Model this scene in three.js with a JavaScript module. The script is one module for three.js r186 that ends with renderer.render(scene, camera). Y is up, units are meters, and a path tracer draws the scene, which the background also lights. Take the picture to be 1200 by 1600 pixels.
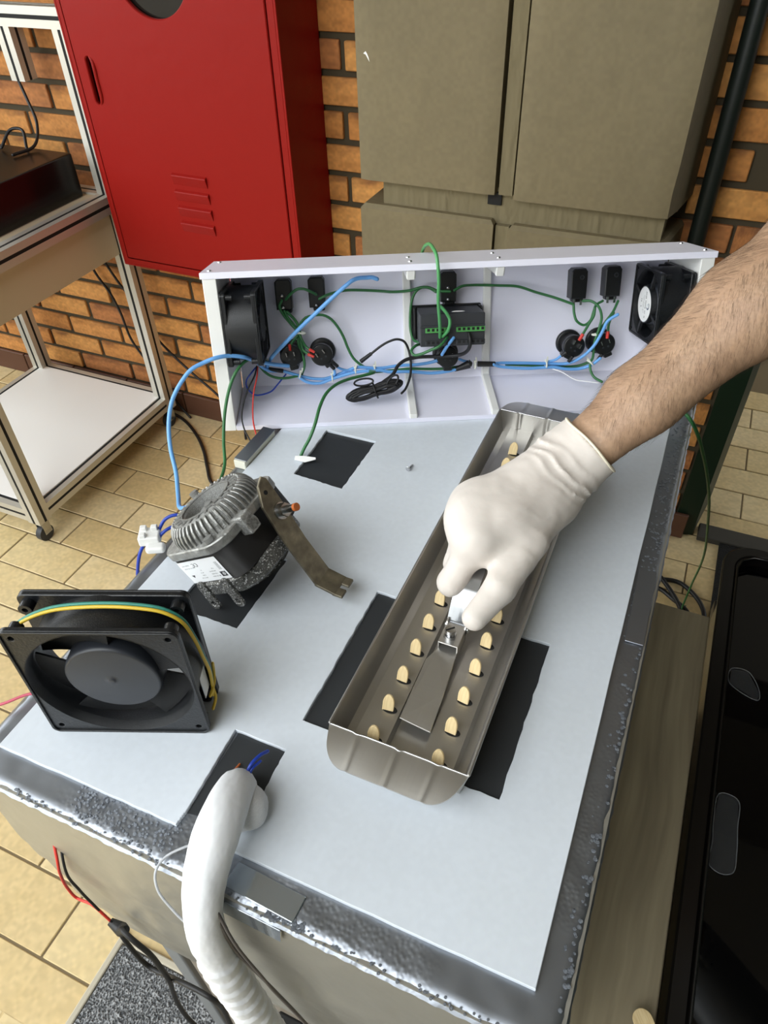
import * as THREE from 'three';
import { RoundedBoxGeometry } from 'three/addons/geometries/RoundedBoxGeometry.js';
import { mergeGeometries, mergeVertices, toCreasedNormals } from 'three/addons/utils/BufferGeometryUtils.js';
import { MeshSurfaceSampler } from 'three/addons/math/MeshSurfaceSampler.js';
import { RectAreaLightUniformsLib } from 'three/addons/lights/RectAreaLightUniformsLib.js';
import { ImprovedNoise } from 'three/addons/math/ImprovedNoise.js';

// ---------------------------------------------------------------- camera, sky, large lights, exposure
const scene = new THREE.Scene();
const camera = new THREE.PerspectiveCamera(70.4, 1200 / 1600, 0.02, 40);
camera.position.set(0, 1.475, 0);
camera.rotation.set(-0.741514, 0.43005, -0.031001, 'YXZ');
scene.add(camera);
const renderer = new THREE.WebGLRenderer({ antialias: true });
renderer.toneMapping = THREE.LinearToneMapping;
renderer.toneMappingExposure = 0.92;
renderer.shadowMap.enabled = true;
renderer.setSize(1200, 1600);
scene.background = new THREE.Color(3.2, 3.3, 3.4);       // the daylight sky outside the room
RectAreaLightUniformsLib.init();
const DAY = new THREE.Color(0.93, 0.97, 1.0);
const WINDOWS = [   // the daylight windows of the room: middle, width, height, turn, strength
  { at: [-3.98, 1.95, 0.7], w: 4.2, h: 1.9, turn: Math.PI / 2, power: 3.0 },
  { at: [-2.3, 1.95, 3.18], w: 3.2, h: 1.9, turn: Math.PI, power: 2.2 },
];
for (const w of WINDOWS) {
  const l = new THREE.RectAreaLight(DAY, w.power, w.w, w.h);
  l.position.set(...w.at); l.rotation.y = w.turn + Math.PI;   // an area light shines along its own -z
  scene.add(l);
}
const CEIL = [{ at: [-1.1, 2.86, 1.5], w: 2.4, h: 2.0, power: 4.4 }];   // a skylight over the open floor
for (const c of CEIL) {
  const l = new THREE.RectAreaLight(DAY, c.power, c.w, c.h);
  l.position.set(...c.at); l.rotation.x = -Math.PI / 2; scene.add(l);
}

// ---------------------------------------------------------------- helpers
const V = (x, y, z) => new THREE.Vector3(x, y, z);
const rad = (d) => d * Math.PI / 180;
let seed = 7;
const rnd = () => { seed = (seed * 1664525 + 1013904223) % 4294967296; return seed / 4294967296; };
const between = (a, b) => a + (b - a) * rnd();
const perlin = new ImprovedNoise();
const used = new Map();
function numbered(name) { const n = used.get(name) ?? 0; used.set(name, n + 1); return n ? name + '_' + String(n).padStart(3, '0') : name; }
function tag(o, label, category, group) { o.userData.label = label; o.userData.category = category; if (group) o.userData.group = group; return o; }
function shadow(o) { o.castShadow = true; o.receiveShadow = true; return o; }
function thing(name, label, category, pos = [0, 0, 0], turn = 0, group) {
  const g = new THREE.Group(); g.name = numbered(name); g.position.set(...pos); g.rotation.y = turn; scene.add(g);
  return tag(g, label, category, group);
}
function part(name, geo, mat, parent) { const m = shadow(new THREE.Mesh(geo, mat)); m.name = parent === scene ? numbered(name) : name; parent.add(m); return m; }
function solo(name, label, category, geo, mat, group) { const m = part(name, geo, mat, scene); return tag(m, label, category, group); }
function struct(name, geo, mat) { const m = shadow(new THREE.Mesh(geo, mat)); m.name = name; m.userData.kind = 'structure'; scene.add(m); return m; }
function copy(o, label) { const c = o.clone(); c.name = numbered(o.name.replace(/_\d{3}$/, '')); scene.add(c); if (label) c.userData = { ...o.userData, label }; return c; }

// uv in metres, from the axis a face looks along
function uvBox(g0, k = 1) {
  const g = g0.index ? g0.toNonIndexed() : g0; g.computeBoundingBox();
  if (!g.attributes.normal) g.computeVertexNormals();
  const p = g.attributes.position, uv = new Float32Array(p.count * 2), a = V(), b = V(), c = V(), n = V();
  for (let i = 0; i < p.count; i += 3) {
    a.fromBufferAttribute(p, i); b.fromBufferAttribute(p, i + 1); c.fromBufferAttribute(p, i + 2);
    n.subVectors(b, a).cross(c.clone().sub(a));
    const ax = Math.abs(n.x), ay = Math.abs(n.y), az = Math.abs(n.z);
    [a, b, c].forEach((q, j) => {
      const [s, t] = ay >= ax && ay >= az ? [q.x, -q.z] : ax >= az ? [q.z, q.y] : [q.x, q.y];
      uv[(i + j) * 2] = s * k; uv[(i + j) * 2 + 1] = t * k;
    });
  }
  g.setAttribute('uv', new THREE.BufferAttribute(uv, 2));
  return g;
}
const clean = (g0) => { const g = g0.index ? g0.toNonIndexed() : g0; for (const k of Object.keys(g.attributes)) if (!['position', 'normal', 'uv'].includes(k)) g.deleteAttribute(k); if (!g.attributes.normal) g.computeVertexNormals(); if (!g.attributes.uv) g.setAttribute('uv', new THREE.BufferAttribute(new Float32Array(g.attributes.position.count * 2), 2)); return g; };
const join = (list) => mergeGeometries(list.map(clean));
function box(w, h, d, x = 0, y = 0, z = 0, r = 0) {
  const g = r ? new RoundedBoxGeometry(w, h, d, 2, r) : new THREE.BoxGeometry(w, h, d);
  return g.translate(x, y, z);
}
function cyl(r0, r1, h, x = 0, y = 0, z = 0, n = 24, axis = 'y') {
  const g = new THREE.CylinderGeometry(r1, r0, h, n);
  if (axis === 'x') g.rotateZ(-Math.PI / 2); if (axis === 'z') g.rotateX(Math.PI / 2);
  return g.translate(x, y, z);
}
function tubeOf(pts, r, n = 48, m = 8, closed = false) {
  const c = new THREE.CatmullRomCurve3(pts.map((p) => (p.isVector3 ? p : V(...p))), closed, 'centripetal');
  const list = [new THREE.TubeGeometry(c, n, r, m, closed)];
  if (!closed) for (const t of [0, 1]) list.push(new THREE.SphereGeometry(r, m, 4).translate(...c.getPoint(t).toArray()));
  return join(list);
}
function shapeOf(pts) { const s = new THREE.Shape(); pts.forEach(([x, y], i) => (i ? s.lineTo(x, y) : s.moveTo(x, y))); s.closePath(); return s; }
function roundRect(w, h, r, cx = 0, cy = 0, cls = THREE.Shape) {
  const s = new cls(), x = cx - w / 2, y = cy - h / 2;
  s.moveTo(x + r, y); s.lineTo(x + w - r, y); s.absarc(x + w - r, y + r, r, -Math.PI / 2, 0);
  s.lineTo(x + w, y + h - r); s.absarc(x + w - r, y + h - r, r, 0, Math.PI / 2);
  s.lineTo(x + r, y + h); s.absarc(x + r, y + h - r, r, Math.PI / 2, Math.PI);
  s.lineTo(x, y + r); s.absarc(x + r, y + r, r, Math.PI, 1.5 * Math.PI);
  return s;
}
function extrude(shape, depth, bevel = 0, seg = 16) {
  return new THREE.ExtrudeGeometry(shape, { depth: depth - 2 * bevel, bevelEnabled: bevel > 0, bevelSize: bevel, bevelThickness: bevel, bevelOffset: -bevel, bevelSegments: 1, curveSegments: seg }).translate(0, 0, bevel);
}
// a horizontal sheet from a plan (x, z): top at y
function sheet(plan, holes, y, th, bevel = 0) {
  const s = shapeOf(plan.map(([x, z]) => [x, -z]));
  for (const h of holes) { const p = new THREE.Path(); h.forEach(([x, z], i) => (i ? p.lineTo(x, -z) : p.moveTo(x, -z))); p.closePath(); s.holes.push(p); }
  return extrude(s, th, bevel).rotateX(-Math.PI / 2).translate(0, y - th, 0);
}
// naive surface nets: a closed smooth mesh of the zero level of f
function surfaceNets(f, lo, hi, cell) {
  const n = [0, 1, 2].map((i) => Math.ceil((hi[i] - lo[i]) / cell) + 1), [nx, ny, nz] = n, val = new Float32Array(nx * ny * nz);
  const id = (x, y, z) => x + nx * (y + ny * z);
  for (let z = 0; z < nz; z++) for (let y = 0; y < ny; y++) for (let x = 0; x < nx; x++) val[id(x, y, z)] = f(lo[0] + x * cell, lo[1] + y * cell, lo[2] + z * cell);
  const vid = new Int32Array(nx * ny * nz).fill(-1), pos = [], idx = [];
  for (let z = 0; z < nz - 1; z++) for (let y = 0; y < ny - 1; y++) for (let x = 0; x < nx - 1; x++) {
    let c = 0, sx = 0, sy = 0, sz = 0;
    for (let e = 0; e < 12; e++) {
      const ax = e >> 2, q = e & 3, u = q & 1, v = q >> 1, o = [0, 0, 0]; o[(ax + 1) % 3] = u; o[(ax + 2) % 3] = v;
      const p = [...o]; p[ax] = 1;
      const a = val[id(x + o[0], y + o[1], z + o[2])], b = val[id(x + p[0], y + p[1], z + p[2])];
      if ((a < 0) === (b < 0)) continue;
      const t = a / (a - b); o[ax] = t; sx += o[0]; sy += o[1]; sz += o[2]; c++;
    }
    if (c) { vid[id(x, y, z)] = pos.length / 3; pos.push(lo[0] + (x + sx / c) * cell, lo[1] + (y + sy / c) * cell, lo[2] + (z + sz / c) * cell); }
  }
  for (let z = 1; z < nz - 1; z++) for (let y = 1; y < ny - 1; y++) for (let x = 1; x < nx - 1; x++) for (let ax = 0; ax < 3; ax++) {
    const d = [0, 0, 0]; d[ax] = 1;
    const a = val[id(x, y, z)], b = val[id(x + d[0], y + d[1], z + d[2])];
    if ((a < 0) === (b < 0)) continue;
    const u = [0, 0, 0], v = [0, 0, 0]; u[(ax + 1) % 3] = 1; v[(ax + 2) % 3] = 1;
    const A = vid[id(x, y, z)], B = vid[id(x - u[0], y - u[1], z - u[2])], C = vid[id(x - u[0] - v[0], y - u[1] - v[1], z - u[2] - v[2])], D = vid[id(x - v[0], y - v[1], z - v[2])];
    if (A < 0 || B < 0 || C < 0 || D < 0) continue;
    if (a < 0) idx.push(A, B, C, A, C, D); else idx.push(A, C, B, A, D, C);
  }
  const g = new THREE.BufferGeometry();
  g.setAttribute('position', new THREE.Float32BufferAttribute(pos, 3)); g.setIndex(idx); g.computeVertexNormals();
  return g;
}
const smin = (a, b, k) => { const h = Math.max(k - Math.abs(a - b), 0) / k; return Math.min(a, b) - h * h * k / 4; };
function capsule(px, py, pz, A, B, ra, rb) {
  const bx = B[0] - A[0], by = B[1] - A[1], bz = B[2] - A[2], ax = px - A[0], ay = py - A[1], az = pz - A[2];
  const t = Math.min(1, Math.max(0, (ax * bx + ay * by + az * bz) / (bx * bx + by * by + bz * bz)));
  return Math.hypot(ax - bx * t, ay - by * t, az - bz * t) - (ra + (rb - ra) * t);
}

// ---------------------------------------------------------------- textures and materials
function tex(size, fn, srgb = true, rep = 1) {
  const d = new Uint8Array(size * size * 4);
  for (let y = 0; y < size; y++) for (let x = 0; x < size; x++) {
    const c = fn(x / size, y / size), o = (y * size + x) * 4;
    for (let k = 0; k < 3; k++) d[o + k] = Math.max(0, Math.min(255, Array.isArray(c) ? c[k] : c));
    d[o + 3] = 255;
  }
  const t = new THREE.DataTexture(d, size, size); t.wrapS = t.wrapT = THREE.RepeatWrapping; t.magFilter = THREE.LinearFilter; t.minFilter = THREE.LinearFilter;
  if (srgb) t.colorSpace = THREE.SRGBColorSpace; t.repeat.set(rep, rep); t.needsUpdate = true; return t;
}
// tileable noise on the unit square
function noise(u, v, f, o = 0) {
  const a = u * 2 * Math.PI, b = v * 2 * Math.PI, s = f / (2 * Math.PI);
  const x = Math.cos(a) * s, y = Math.sin(a) * s, z = Math.cos(b) * s, w = Math.sin(b) * s;
  return perlin.noise(x + o, y + z * 0.7 + 3.1, w + o * 1.7) * 0.6 + perlin.noise(x - z + 9.2 + o, y + w, z * 0.8 + o) * 0.6;
}
const lattice = (() => { const t = new Float32Array(4096); let s = 99; for (let i = 0; i < 4096; i++) { s = (s * 1664525 + 1013904223) % 4294967296; t[i] = s / 4294967296; } return t; })();
function grain(u, v, n, m = n) {   // tileable value noise of n by m cells
  const x = u * n, y = v * m, xi = Math.floor(x), yi = Math.floor(y), fx = x - xi, fy = y - yi, sx = fx * fx * (3 - 2 * fx), sy = fy * fy * (3 - 2 * fy);
  const h = (i, j) => lattice[(((i % n + n) % n) * 57 + ((j % m + m) % m) * 131 + n * 7) & 4095];
  return (h(xi, yi) * (1 - sx) + h(xi + 1, yi) * sx) * (1 - sy) + (h(xi, yi + 1) * (1 - sx) + h(xi + 1, yi + 1) * sx) * sy;
}
const fbm = (u, v, n, m = n) => grain(u, v, n, m) * 0.5 + grain(u, v, n * 2, m * 2) * 0.28 + grain(u, v, n * 4, m * 4) * 0.15 + grain(u, v, n * 8, m * 8) * 0.07;
const mix = (a, b, t) => a.map((x, i) => x + (b[i] - x) * t);
const std = (o) => new THREE.MeshStandardMaterial(o);
const phys = (o) => new THREE.MeshPhysicalMaterial(o);

const M = {};
M.mortar = std({ color: 0x463d2c, roughness: 0.95, bumpMap: tex(128, (u, v) => fbm(u, v, 16) * 255, false, 4), bumpScale: 0.002 });
const brickTones = [[[192, 130, 68], [152, 97, 47]], [[202, 140, 76], [166, 110, 54]], [[178, 116, 66], [140, 88, 50]], [[212, 152, 84], [180, 122, 64]]];
M.bricks = brickTones.map(([a, b], i) => std({ roughness: 0.85, map: tex(128, (u, v) => { const s = fbm(u, v, 4, 12), g = grain(u + i * 0.17, v, 40, 40); return mix(mix(b, a, Math.min(1, s * 1.5)), [98, 62, 40], Math.max(0, fbm(u + 0.3 * i, v, 3, 9) - 0.6) * 1.8).map((c) => c * (0.93 + 0.14 * g)); }), bumpMap: tex(128, (u, v) => fbm(u, v, 12, 24) * 255, false), bumpScale: 0.0015 }));
M.brownTile = std({ color: 0x5a3a2a, roughness: 0.55 });
M.grout = std({ color: 0x77684e, roughness: 0.95 });
M.tiles = [[214, 193, 146], [207, 184, 136], [218, 198, 154]].map((c, i) => std({ roughness: 0.42, map: tex(128, (u, v) => mix(c, [192, 164, 106], Math.max(0, fbm(u + i * 0.2, v, 3) - 0.42) * 0.9).map((x) => x * (0.95 + 0.1 * grain(u, v, 48))), true, 1), bumpMap: tex(64, (u, v) => fbm(u, v, 8) * 255, false), bumpScale: 0.0006 }));
M.column = std({ roughness: 0.72, map: tex(256, (u, v) => mix([122, 110, 82], [112, 101, 75], fbm(u, v, 5)).map((x) => x * (0.97 + 0.06 * grain(u, v, 90))), true, 1.6), bumpMap: tex(256, (u, v) => (fbm(u, v, 24, 10) * 0.6 + fbm(u, v, 60) * 0.3) * 255, false, 1.6), bumpScale: 0.0016 });
M.columnRough = std({ color: 0x746a50, roughness: 0.9, bumpMap: tex(128, (u, v) => Math.pow(fbm(u, v, 24, 6), 1.5) * 255, false, 3), bumpScale: 0.004 });
M.red = phys({ color: 0x8c1813, roughness: 0.42, specularIntensity: 0.25, bumpMap: tex(128, (u, v) => fbm(u, v, 16) * 255, false, 3), bumpScale: 0.0006 });
M.redDark = std({ color: 0x7a1210, roughness: 0.5 });
M.glassDark = phys({ color: 0x15120f, roughness: 0.08 });
M.dark = std({ color: 0x0b0b0b, roughness: 0.8 });
M.alu = std({ color: 0xcfccc2, roughness: 0.42, metalness: 0.5 });
M.slot = std({ color: 0x0d0d0d, roughness: 0.8 });
M.shelf = std({ color: 0xf0efec, roughness: 0.45 });
M.beige = std({ color: 0xcdbfa2, roughness: 0.5 });
M.blackGloss = phys({ color: 0x0c0a09, roughness: 0.25 });
M.blackPlastic = std({ color: 0x101214, roughness: 0.38 });
M.fanPlastic = std({ color: 0x15171a, roughness: 0.36, bumpMap: tex(128, (u, v) => fbm(u, v, 40) * 255, false, 20), bumpScale: 0.0002 });
M.hubPlastic = std({ color: 0x2c2f35, roughness: 0.42 });
M.greyPlastic = std({ color: 0x2d2f33, roughness: 0.5 });
M.hdpe = phys({ roughness: 0.42, map: tex(512, (u, v) => { const s = Math.max(0, fbm(u, v, 4) - 0.56) * 0.5; return mix([214, 221, 229], [204, 207, 205], s).map((x) => x * (0.99 + 0.02 * grain(u, v, 160))); }, true, 2), bumpMap: tex(256, (u, v) => fbm(u, v, 10) * 255, false, 3), bumpScale: 0.0004 });
M.console = phys({ color: new THREE.Color(0.84, 0.84, 0.96), roughness: 0.4, bumpMap: tex(128, (u, v) => fbm(u, v, 6) * 255, false, 4), bumpScale: 0.0004 });
M.whiteFoam = std({ color: 0xe6e6e0, roughness: 0.75, bumpMap: tex(128, (u, v) => fbm(u, v, 30) * 255, false, 14), bumpScale: 0.0012 });
M.whiteRib = std({ color: 0xe9e9e6, roughness: 0.5 });
function cells(u, v, n) { let best = 9; const x = u * n, y = v * n, xi = Math.floor(x), yi = Math.floor(y); for (let j = -1; j <= 1; j++) for (let i = -1; i <= 1; i++) { const a = ((xi + i) % n + n) % n, b = ((yi + j) % n + n) % n, k = (a * 61 + b * 149) & 4095; const d = Math.hypot(xi + i + lattice[k] - x, yi + j + lattice[(k + 1777) & 4095] - y); best = Math.min(best, d); } return best; }
const foilBump = tex(512, (u, v) => { const patch = Math.max(0, Math.min(1, (fbm(u, v, 3) - 0.42) * 7)); const bub = Math.max(0, 1 - cells(u, v, 110) * 2.0); const cr = Math.abs(fbm(u, v, 14) - 0.5) * 2; return 70 + bub * patch * 60 + cr * 40 + fbm(u, v, 5) * 60; }, false, 2.6);
M.foil = std({ color: 0x969ba3, metalness: 0.95, roughness: 0.42, bumpMap: foilBump, bumpScale: 0.0009 });
const foilWrinkle = tex(512, (u, v) => { const a = fbm(u, v, 6, 4), cr = Math.abs(fbm(u + 0.3, v, 20, 16) - 0.5) * 2; return 60 + a * 110 + cr * 70; }, false, 1.6);
M.foilSide = std({ color: 0xaeaca4, metalness: 0.75, roughness: 0.45, bumpMap: foilWrinkle, bumpScale: 0.003 });
M.tape = phys({ color: 0xa9b2ba, metalness: 0.8, roughness: 0.16, clearcoat: 1, clearcoatRoughness: 0.05, bumpMap: foilWrinkle, bumpScale: 0.0008 });
M.liner = std({ color: 0x2a2d30, roughness: 0.55 });
M.foam = std({ color: 0xd9d8c8, roughness: 0.9 });
const brushed = tex(256, (u, v) => (grain(u, v, 200, 6) * 0.6 + grain(u, v, 6, 120) * 0.2 + fbm(u, v, 8) * 0.3) * 255, false, 6);
M.steel = std({ color: 0xc4c2be, metalness: 0.95, roughness: 0.44, bumpMap: brushed, bumpScale: 0.00008, roughnessMap: tex(256, (u, v) => { const r = 190 + fbm(u, v, 6) * 70; return [r, r, r]; }, false, 5) });
M.steelStrap = std({ color: 0xa9abad, metalness: 1, roughness: 0.3, bumpMap: brushed, bumpScale: 0.00006 });
M.steelBright = std({ color: 0xb9babc, metalness: 1, roughness: 0.22 });
M.zincBracket = std({ metalness: 0.85, roughness: 0.5, map: tex(128, (u, v) => mix([146, 138, 118], [92, 86, 74], fbm(u, v, 8)), true, 20) });
M.castAlu = std({ metalness: 0.75, roughness: 0.48, map: tex(256, (u, v) => mix([206, 207, 206], [128, 128, 124], Math.min(1, fbm(u, v, 10) * 1.1)), true, 14), bumpMap: tex(128, (u, v) => fbm(u, v, 20) * 255, false, 20), bumpScale: 0.0006 });
M.castRough = std({ metalness: 0.6, roughness: 0.55, map: tex(256, (u, v) => { const s = grain(u, v, 90); return s > 0.78 ? [205, 205, 205] : mix([120, 120, 116], [70, 70, 68], fbm(u, v, 14)); }, true, 14), bumpMap: tex(256, (u, v) => fbm(u, v, 50) * 255, false, 14), bumpScale: 0.0012 });
M.laminate = std({ color: 0x1c1a19, roughness: 0.45, bumpMap: tex(64, (u, v) => (Math.sin(v * 2 * Math.PI * 16) * 0.5 + 0.5) * 255, false, 40), bumpScale: 0.0003 });
M.orange = std({ color: 0xb9622a, roughness: 0.6 });
M.stick = std({ roughness: 0.75, map: tex(64, (u, v) => mix([240, 218, 170], [222, 194, 142], grain(u, v, 24, 3)), true, 60) });
M.green = std({ color: 0x2f6b3b, roughness: 0.42 });
M.greenLight = std({ color: 0x4f9a5c, roughness: 0.42 });
M.blue = std({ color: 0x6aa7e6, roughness: 0.38 });
M.navy = std({ color: 0x1f3fa8, roughness: 0.4 });
M.wireBlack = std({ color: 0x141416, roughness: 0.5 });
M.wireRed = std({ color: 0xd2382e, roughness: 0.45 });
M.wireWhite = std({ color: 0xe8e8ea, roughness: 0.5 });
M.yellow = std({ color: 0xe2bf3f, roughness: 0.4 });
M.teal = std({ color: 0x3f8f80, roughness: 0.4 });
M.tie = std({ color: 0xdedfd3, roughness: 0.5 });
M.terminalGreen = std({ color: 0x4f9a4f, roughness: 0.5 });
M.wood = std({ roughness: 0.5, map: tex(512, (u, v) => { const w = fbm(u, v, 3, 2) * 0.05, g = fbm(u + w, v, 40, 3), f = grain(u + w, v, 180, 8); return mix([166, 155, 128], [120, 110, 89], g * 0.9 + f * 0.25); }, true, 2.2), bumpMap: tex(256, (u, v) => grain(u, v, 120, 6) * 255, false, 2.2), bumpScale: 0.0004 });
M.cabinetFace = std({ color: 0x8d8478, roughness: 0.4 });
M.cabinetEdge = std({ color: 0x8f9294, roughness: 0.4, metalness: 0.3 });
M.carpet = std({ roughness: 1, map: tex(512, (u, v) => { const s = grain(u, v, 150) * 0.6 + grain(u, v, 256) * 0.4; return mix([58, 60, 62], [178, 180, 182], Math.max(0, Math.min(1, (s - 0.25) * 1.7))); }, true, 3), bumpMap: tex(512, (u, v) => grain(u, v, 150) * 255, false, 3), bumpScale: 0.004 });
M.carpetEdge = std({ color: 0xb9b2a0, roughness: 0.9 });
M.blackMat = std({ color: 0x101010, roughness: 0.95, bumpMap: tex(128, (u, v) => grain(u, v, 60) * 255, false, 8), bumpScale: 0.003 });
M.greenDoor = std({ color: 0x12291a, roughness: 0.5 });
M.pipe = std({ color: 0x161d18, roughness: 0.45 });
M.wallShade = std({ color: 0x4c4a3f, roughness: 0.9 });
M.wall = std({ color: 0xd5d2ca, roughness: 0.9 });
M.ceiling = std({ color: 0x9d988c, roughness: 0.9 });
M.threshold = std({ color: 0x3d3a33, roughness: 0.8 });
M.filmEdge = phys({ color: 0x9a9ea2, roughness: 0.2, transparent: true, opacity: 0.3 });
M.water = phys({ color: 0x040405, roughness: 0.03 });
M.residue = phys({ color: 0x9a9ea2, roughness: 0.25, transparent: true, opacity: 0.05 });
M.bandage = std({ roughness: 0.9, map: tex(128, (u, v) => mix([240, 241, 243], [224, 226, 229], fbm(u, v, 8)), true, 10), bumpMap: tex(256, (u, v) => (fbm(u, v, 6, 20) * 0.6 + grain(u, v, 120) * 0.4) * 255, false, 4), bumpScale: 0.0005 });
M.skin = phys({ roughness: 0.55, map: tex(256, (u, v) => mix([180, 149, 121], [158, 125, 99], fbm(u, v, 10)).map((c) => c * (0.96 + 0.08 * grain(u, v, 90))), true, 6), bumpMap: tex(256, (u, v) => fbm(u, v, 40) * 255, false, 8), bumpScale: 0.0005 });
M.hair = std({ color: 0x3a281c, roughness: 0.6 });
M.latex = phys({ roughness: 0.6, sheen: 0.2, sheenRoughness: 0.6, map: tex(256, (u, v) => mix([226, 218, 210], [217, 208, 200], fbm(u, v, 6)), true, 6), bumpMap: tex(512, (u, v) => (fbm(u, v, 4, 8) * 0.6 + fbm(u, v, 30, 40) * 0.08) * 255, false, 7), bumpScale: 0.0008 });
M.latexBead = std({ color: 0xefe6cf, roughness: 0.5 });
M.paper = std({ color: 0xf4f4f2, roughness: 0.6 });
function canvasMat(w, h, draw, o = {}) {
  const c = document.createElement('canvas'); c.width = w; c.height = h; draw(c.getContext('2d'), w, h);
  const t = new THREE.CanvasTexture(c); t.colorSpace = THREE.SRGBColorSpace; return std({ map: t, roughness: 0.5, ...o });
}
M.windowPane = std({ color: 0xdfe6ea, roughness: 0.6, emissive: DAY, emissiveIntensity: 1.6 });
M.lampPane = std({ color: 0xdfe6ea, roughness: 0.6, emissive: DAY, emissiveIntensity: 2 });

// ---------------------------------------------------------------- the room
const TOP = 0.985;                                    // height of the cooler's white lid
camera.updateMatrixWorld(true); camera.aspect = 0.75; camera.updateProjectionMatrix();
const frame = new THREE.Frustum().setFromProjectionMatrix(new THREE.Matrix4().multiplyMatrices(camera.projectionMatrix, camera.matrixWorldInverse));
const inView = (x, y, z, r) => frame.intersectsSphere(new THREE.Sphere(V(x, y, z), r));   // pieces that the photograph does not reach are left out

const floor = struct('floor', box(8.2, 0.1, 9.4, -0.9, -0.053, -1.4), M.grout);
{
  const L = 0.2405, gap = 0.0045, geos = new Map();
  const geo = (w, d) => { const k = w.toFixed(4) + d.toFixed(4); if (!geos.has(k)) geos.set(k, uvBox(extrude(roundRect(w, d, 0.002), 0.012, 0.0015, 1).rotateX(-Math.PI / 2).translate(0, -0.012, 0), 3)); return geos.get(k); };
  const rows = []; for (let j = -13; j <= 11; j++) rows.push(j <= 1 ? [-0.865 - 0.1205 * (1 - j), -0.865 - 0.1205 * (0 - j)] : [-0.865 + 0.1228 * (j - 2), -0.865 + 0.1228 * (j - 1)]);
  rows.forEach(([z0, z1], r) => {
    const off = (r % 2 === 0) ? -1.495 : -1.615;      // every other row is shifted by half a tile
    for (let k = -5; k < 10; k++) {
      const x = off + L * (k + 0.5), z = (z0 + z1) / 2;
      if (!inView(x, 0, z, 0.1) || (x > -0.4 && x < 0.02 && z > -0.85) || (x > -0.55 && z > -0.2) || (x > 0.05 && z > -1.15)) continue;
      const m = part('tile', geo(L - gap, z1 - z0 - gap), M.tiles[Math.floor(rnd() * 3)], floor);
      m.position.set(x, between(-0.0006, 0.0004), z); m.rotation.y = rnd() > 0.5 ? 0 : Math.PI;
    }
  });
}
{   // the tiles beyond the picture
  const g = []; for (let r = 0; r < 24; r++) for (let k = -9; k < 11; k++) { const x = -1.495 + 0.2405 * (k + 0.5) + (r % 2 ? 0.12 : 0), z = 0.02 + 0.12 * r; g.push(box(0.236, 0.012, 0.1155, x, -0.006, z)); }
  const m = part('tile_field', uvBox(join(g), 3), M.tiles[0], floor); m.userData.kind = 'stuff';
}
// brick wall behind, with recessed dark joints
const wallBack = struct('wall_back', join([box(4.35, 3.0, 0.2, -2.045, 1.45, -1.798), box(1.2, 3.0, 0.2, 1.7, 1.45, -1.798), box(0.97, 0.8, 0.2, 0.615, 2.55, -1.798)]), M.mortar);
{
  const P = 0.2252, H = 0.0727, geos = [0, 1, 2].map((i) => uvBox(extrude(roundRect(P - 0.014, H - 0.0145, 0.003), 0.02, 0.002, 1), 4));
  for (let r = -1; r < 19; r++) {
    const y = 0.152 + H * (r + 0.5), off = r % 2 === 0 ? -1.857 : -1.969;
    for (let k = -4; k < 10; k++) {
      const x = off + P * (k + 0.5);
      if (x > 0.2 || !inView(x, y, -1.69, 0.06) || (x > -1.33 && x < -1.02 && y > 0.75) || (x > -0.6 && x < -0.2)) continue;
      const b = part('brick', geos[Math.floor(rnd() * 3)], M.bricks[Math.floor(rnd() * 4)], wallBack);
      b.position.set(x + between(-0.002, 0.002), y + between(-0.0015, 0.0015), -1.7095 + between(-0.0015, 0.0015)); b.rotation.z = between(-0.006, 0.006);
      if (x > -0.05) { b.scale.x = (0.124 - (x - P / 2)) / P; if (b.scale.x < 1) b.position.x = (0.124 + x - P / 2) / 2; else b.scale.x = 1; }
    }
  }
}
const skirting = struct('baseboard_back', box(4.3, 0.078, 0.012, -2.03, 0.039, -1.692), M.mortar);
for (let k = 0; k < 12; k++) part('skirting_tile', geoSkirt(), M.brownTile, skirting).position.set(-2.62 + k * 0.242, 0.042, -1.684);
function geoSkirt() { return geoSkirt.g ??= extrude(roundRect(0.237, 0.084, 0.003), 0.012, 0.002, 1).translate(0, 0, -0.006); }
// the rest of the room, outside the picture: walls with daylight windows, a ceiling, the porch behind the doorway
struct('ceiling', box(6.4, 0.15, 5.2, -0.9, 2.975, 0.75), M.ceiling);
const hole = (w, h, cx, cy) => roundRect(w, h, 0.01, cx, cy, THREE.Path);
{
  const s = shapeOf([[-2.6, 0], [2.6, 0], [2.6, 2.95], [-2.6, 2.95]]); s.holes.push(hole(4.2, 1.9, 0, 1.95));
  struct('wall_left', extrude(s, 0.18).rotateY(Math.PI / 2).translate(-4.18, 0, 0.75), M.wall);
  const f = shapeOf([[-3.2, 0], [3.2, 0], [3.2, 2.95], [-3.2, 2.95]]); f.holes.push(hole(3.2, 1.9, -1.4, 1.95));
  struct('wall_front', extrude(f, 0.18).translate(-0.9, 0, 3.2), M.wall);
  struct('wall_right', box(0.18, 2.95, 5.2, 2.35, 1.475, 0.75), M.wallShade);
  const w1 = struct('window_1', box(0.02, 1.9, 4.2, -4.09, 1.95, 0.7), M.windowPane); w1.name = 'window_1';
  struct('window_2', box(3.2, 1.9, 0.02, -2.3, 1.95, 3.29), M.windowPane);
  struct('wall_porch', join([box(3.4, 2.95, 0.15, 1.3, 1.475, -4.6), box(0.15, 2.95, 2.9, -0.2, 1.475, -3.2), box(0.15, 0.9, 2.9, 2.9, 0.45, -3.2)]), M.wall);
  struct('ceiling_porch', box(3.4, 0.12, 2.9, 1.3, 3.0, -3.2), M.ceiling);
}
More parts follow.
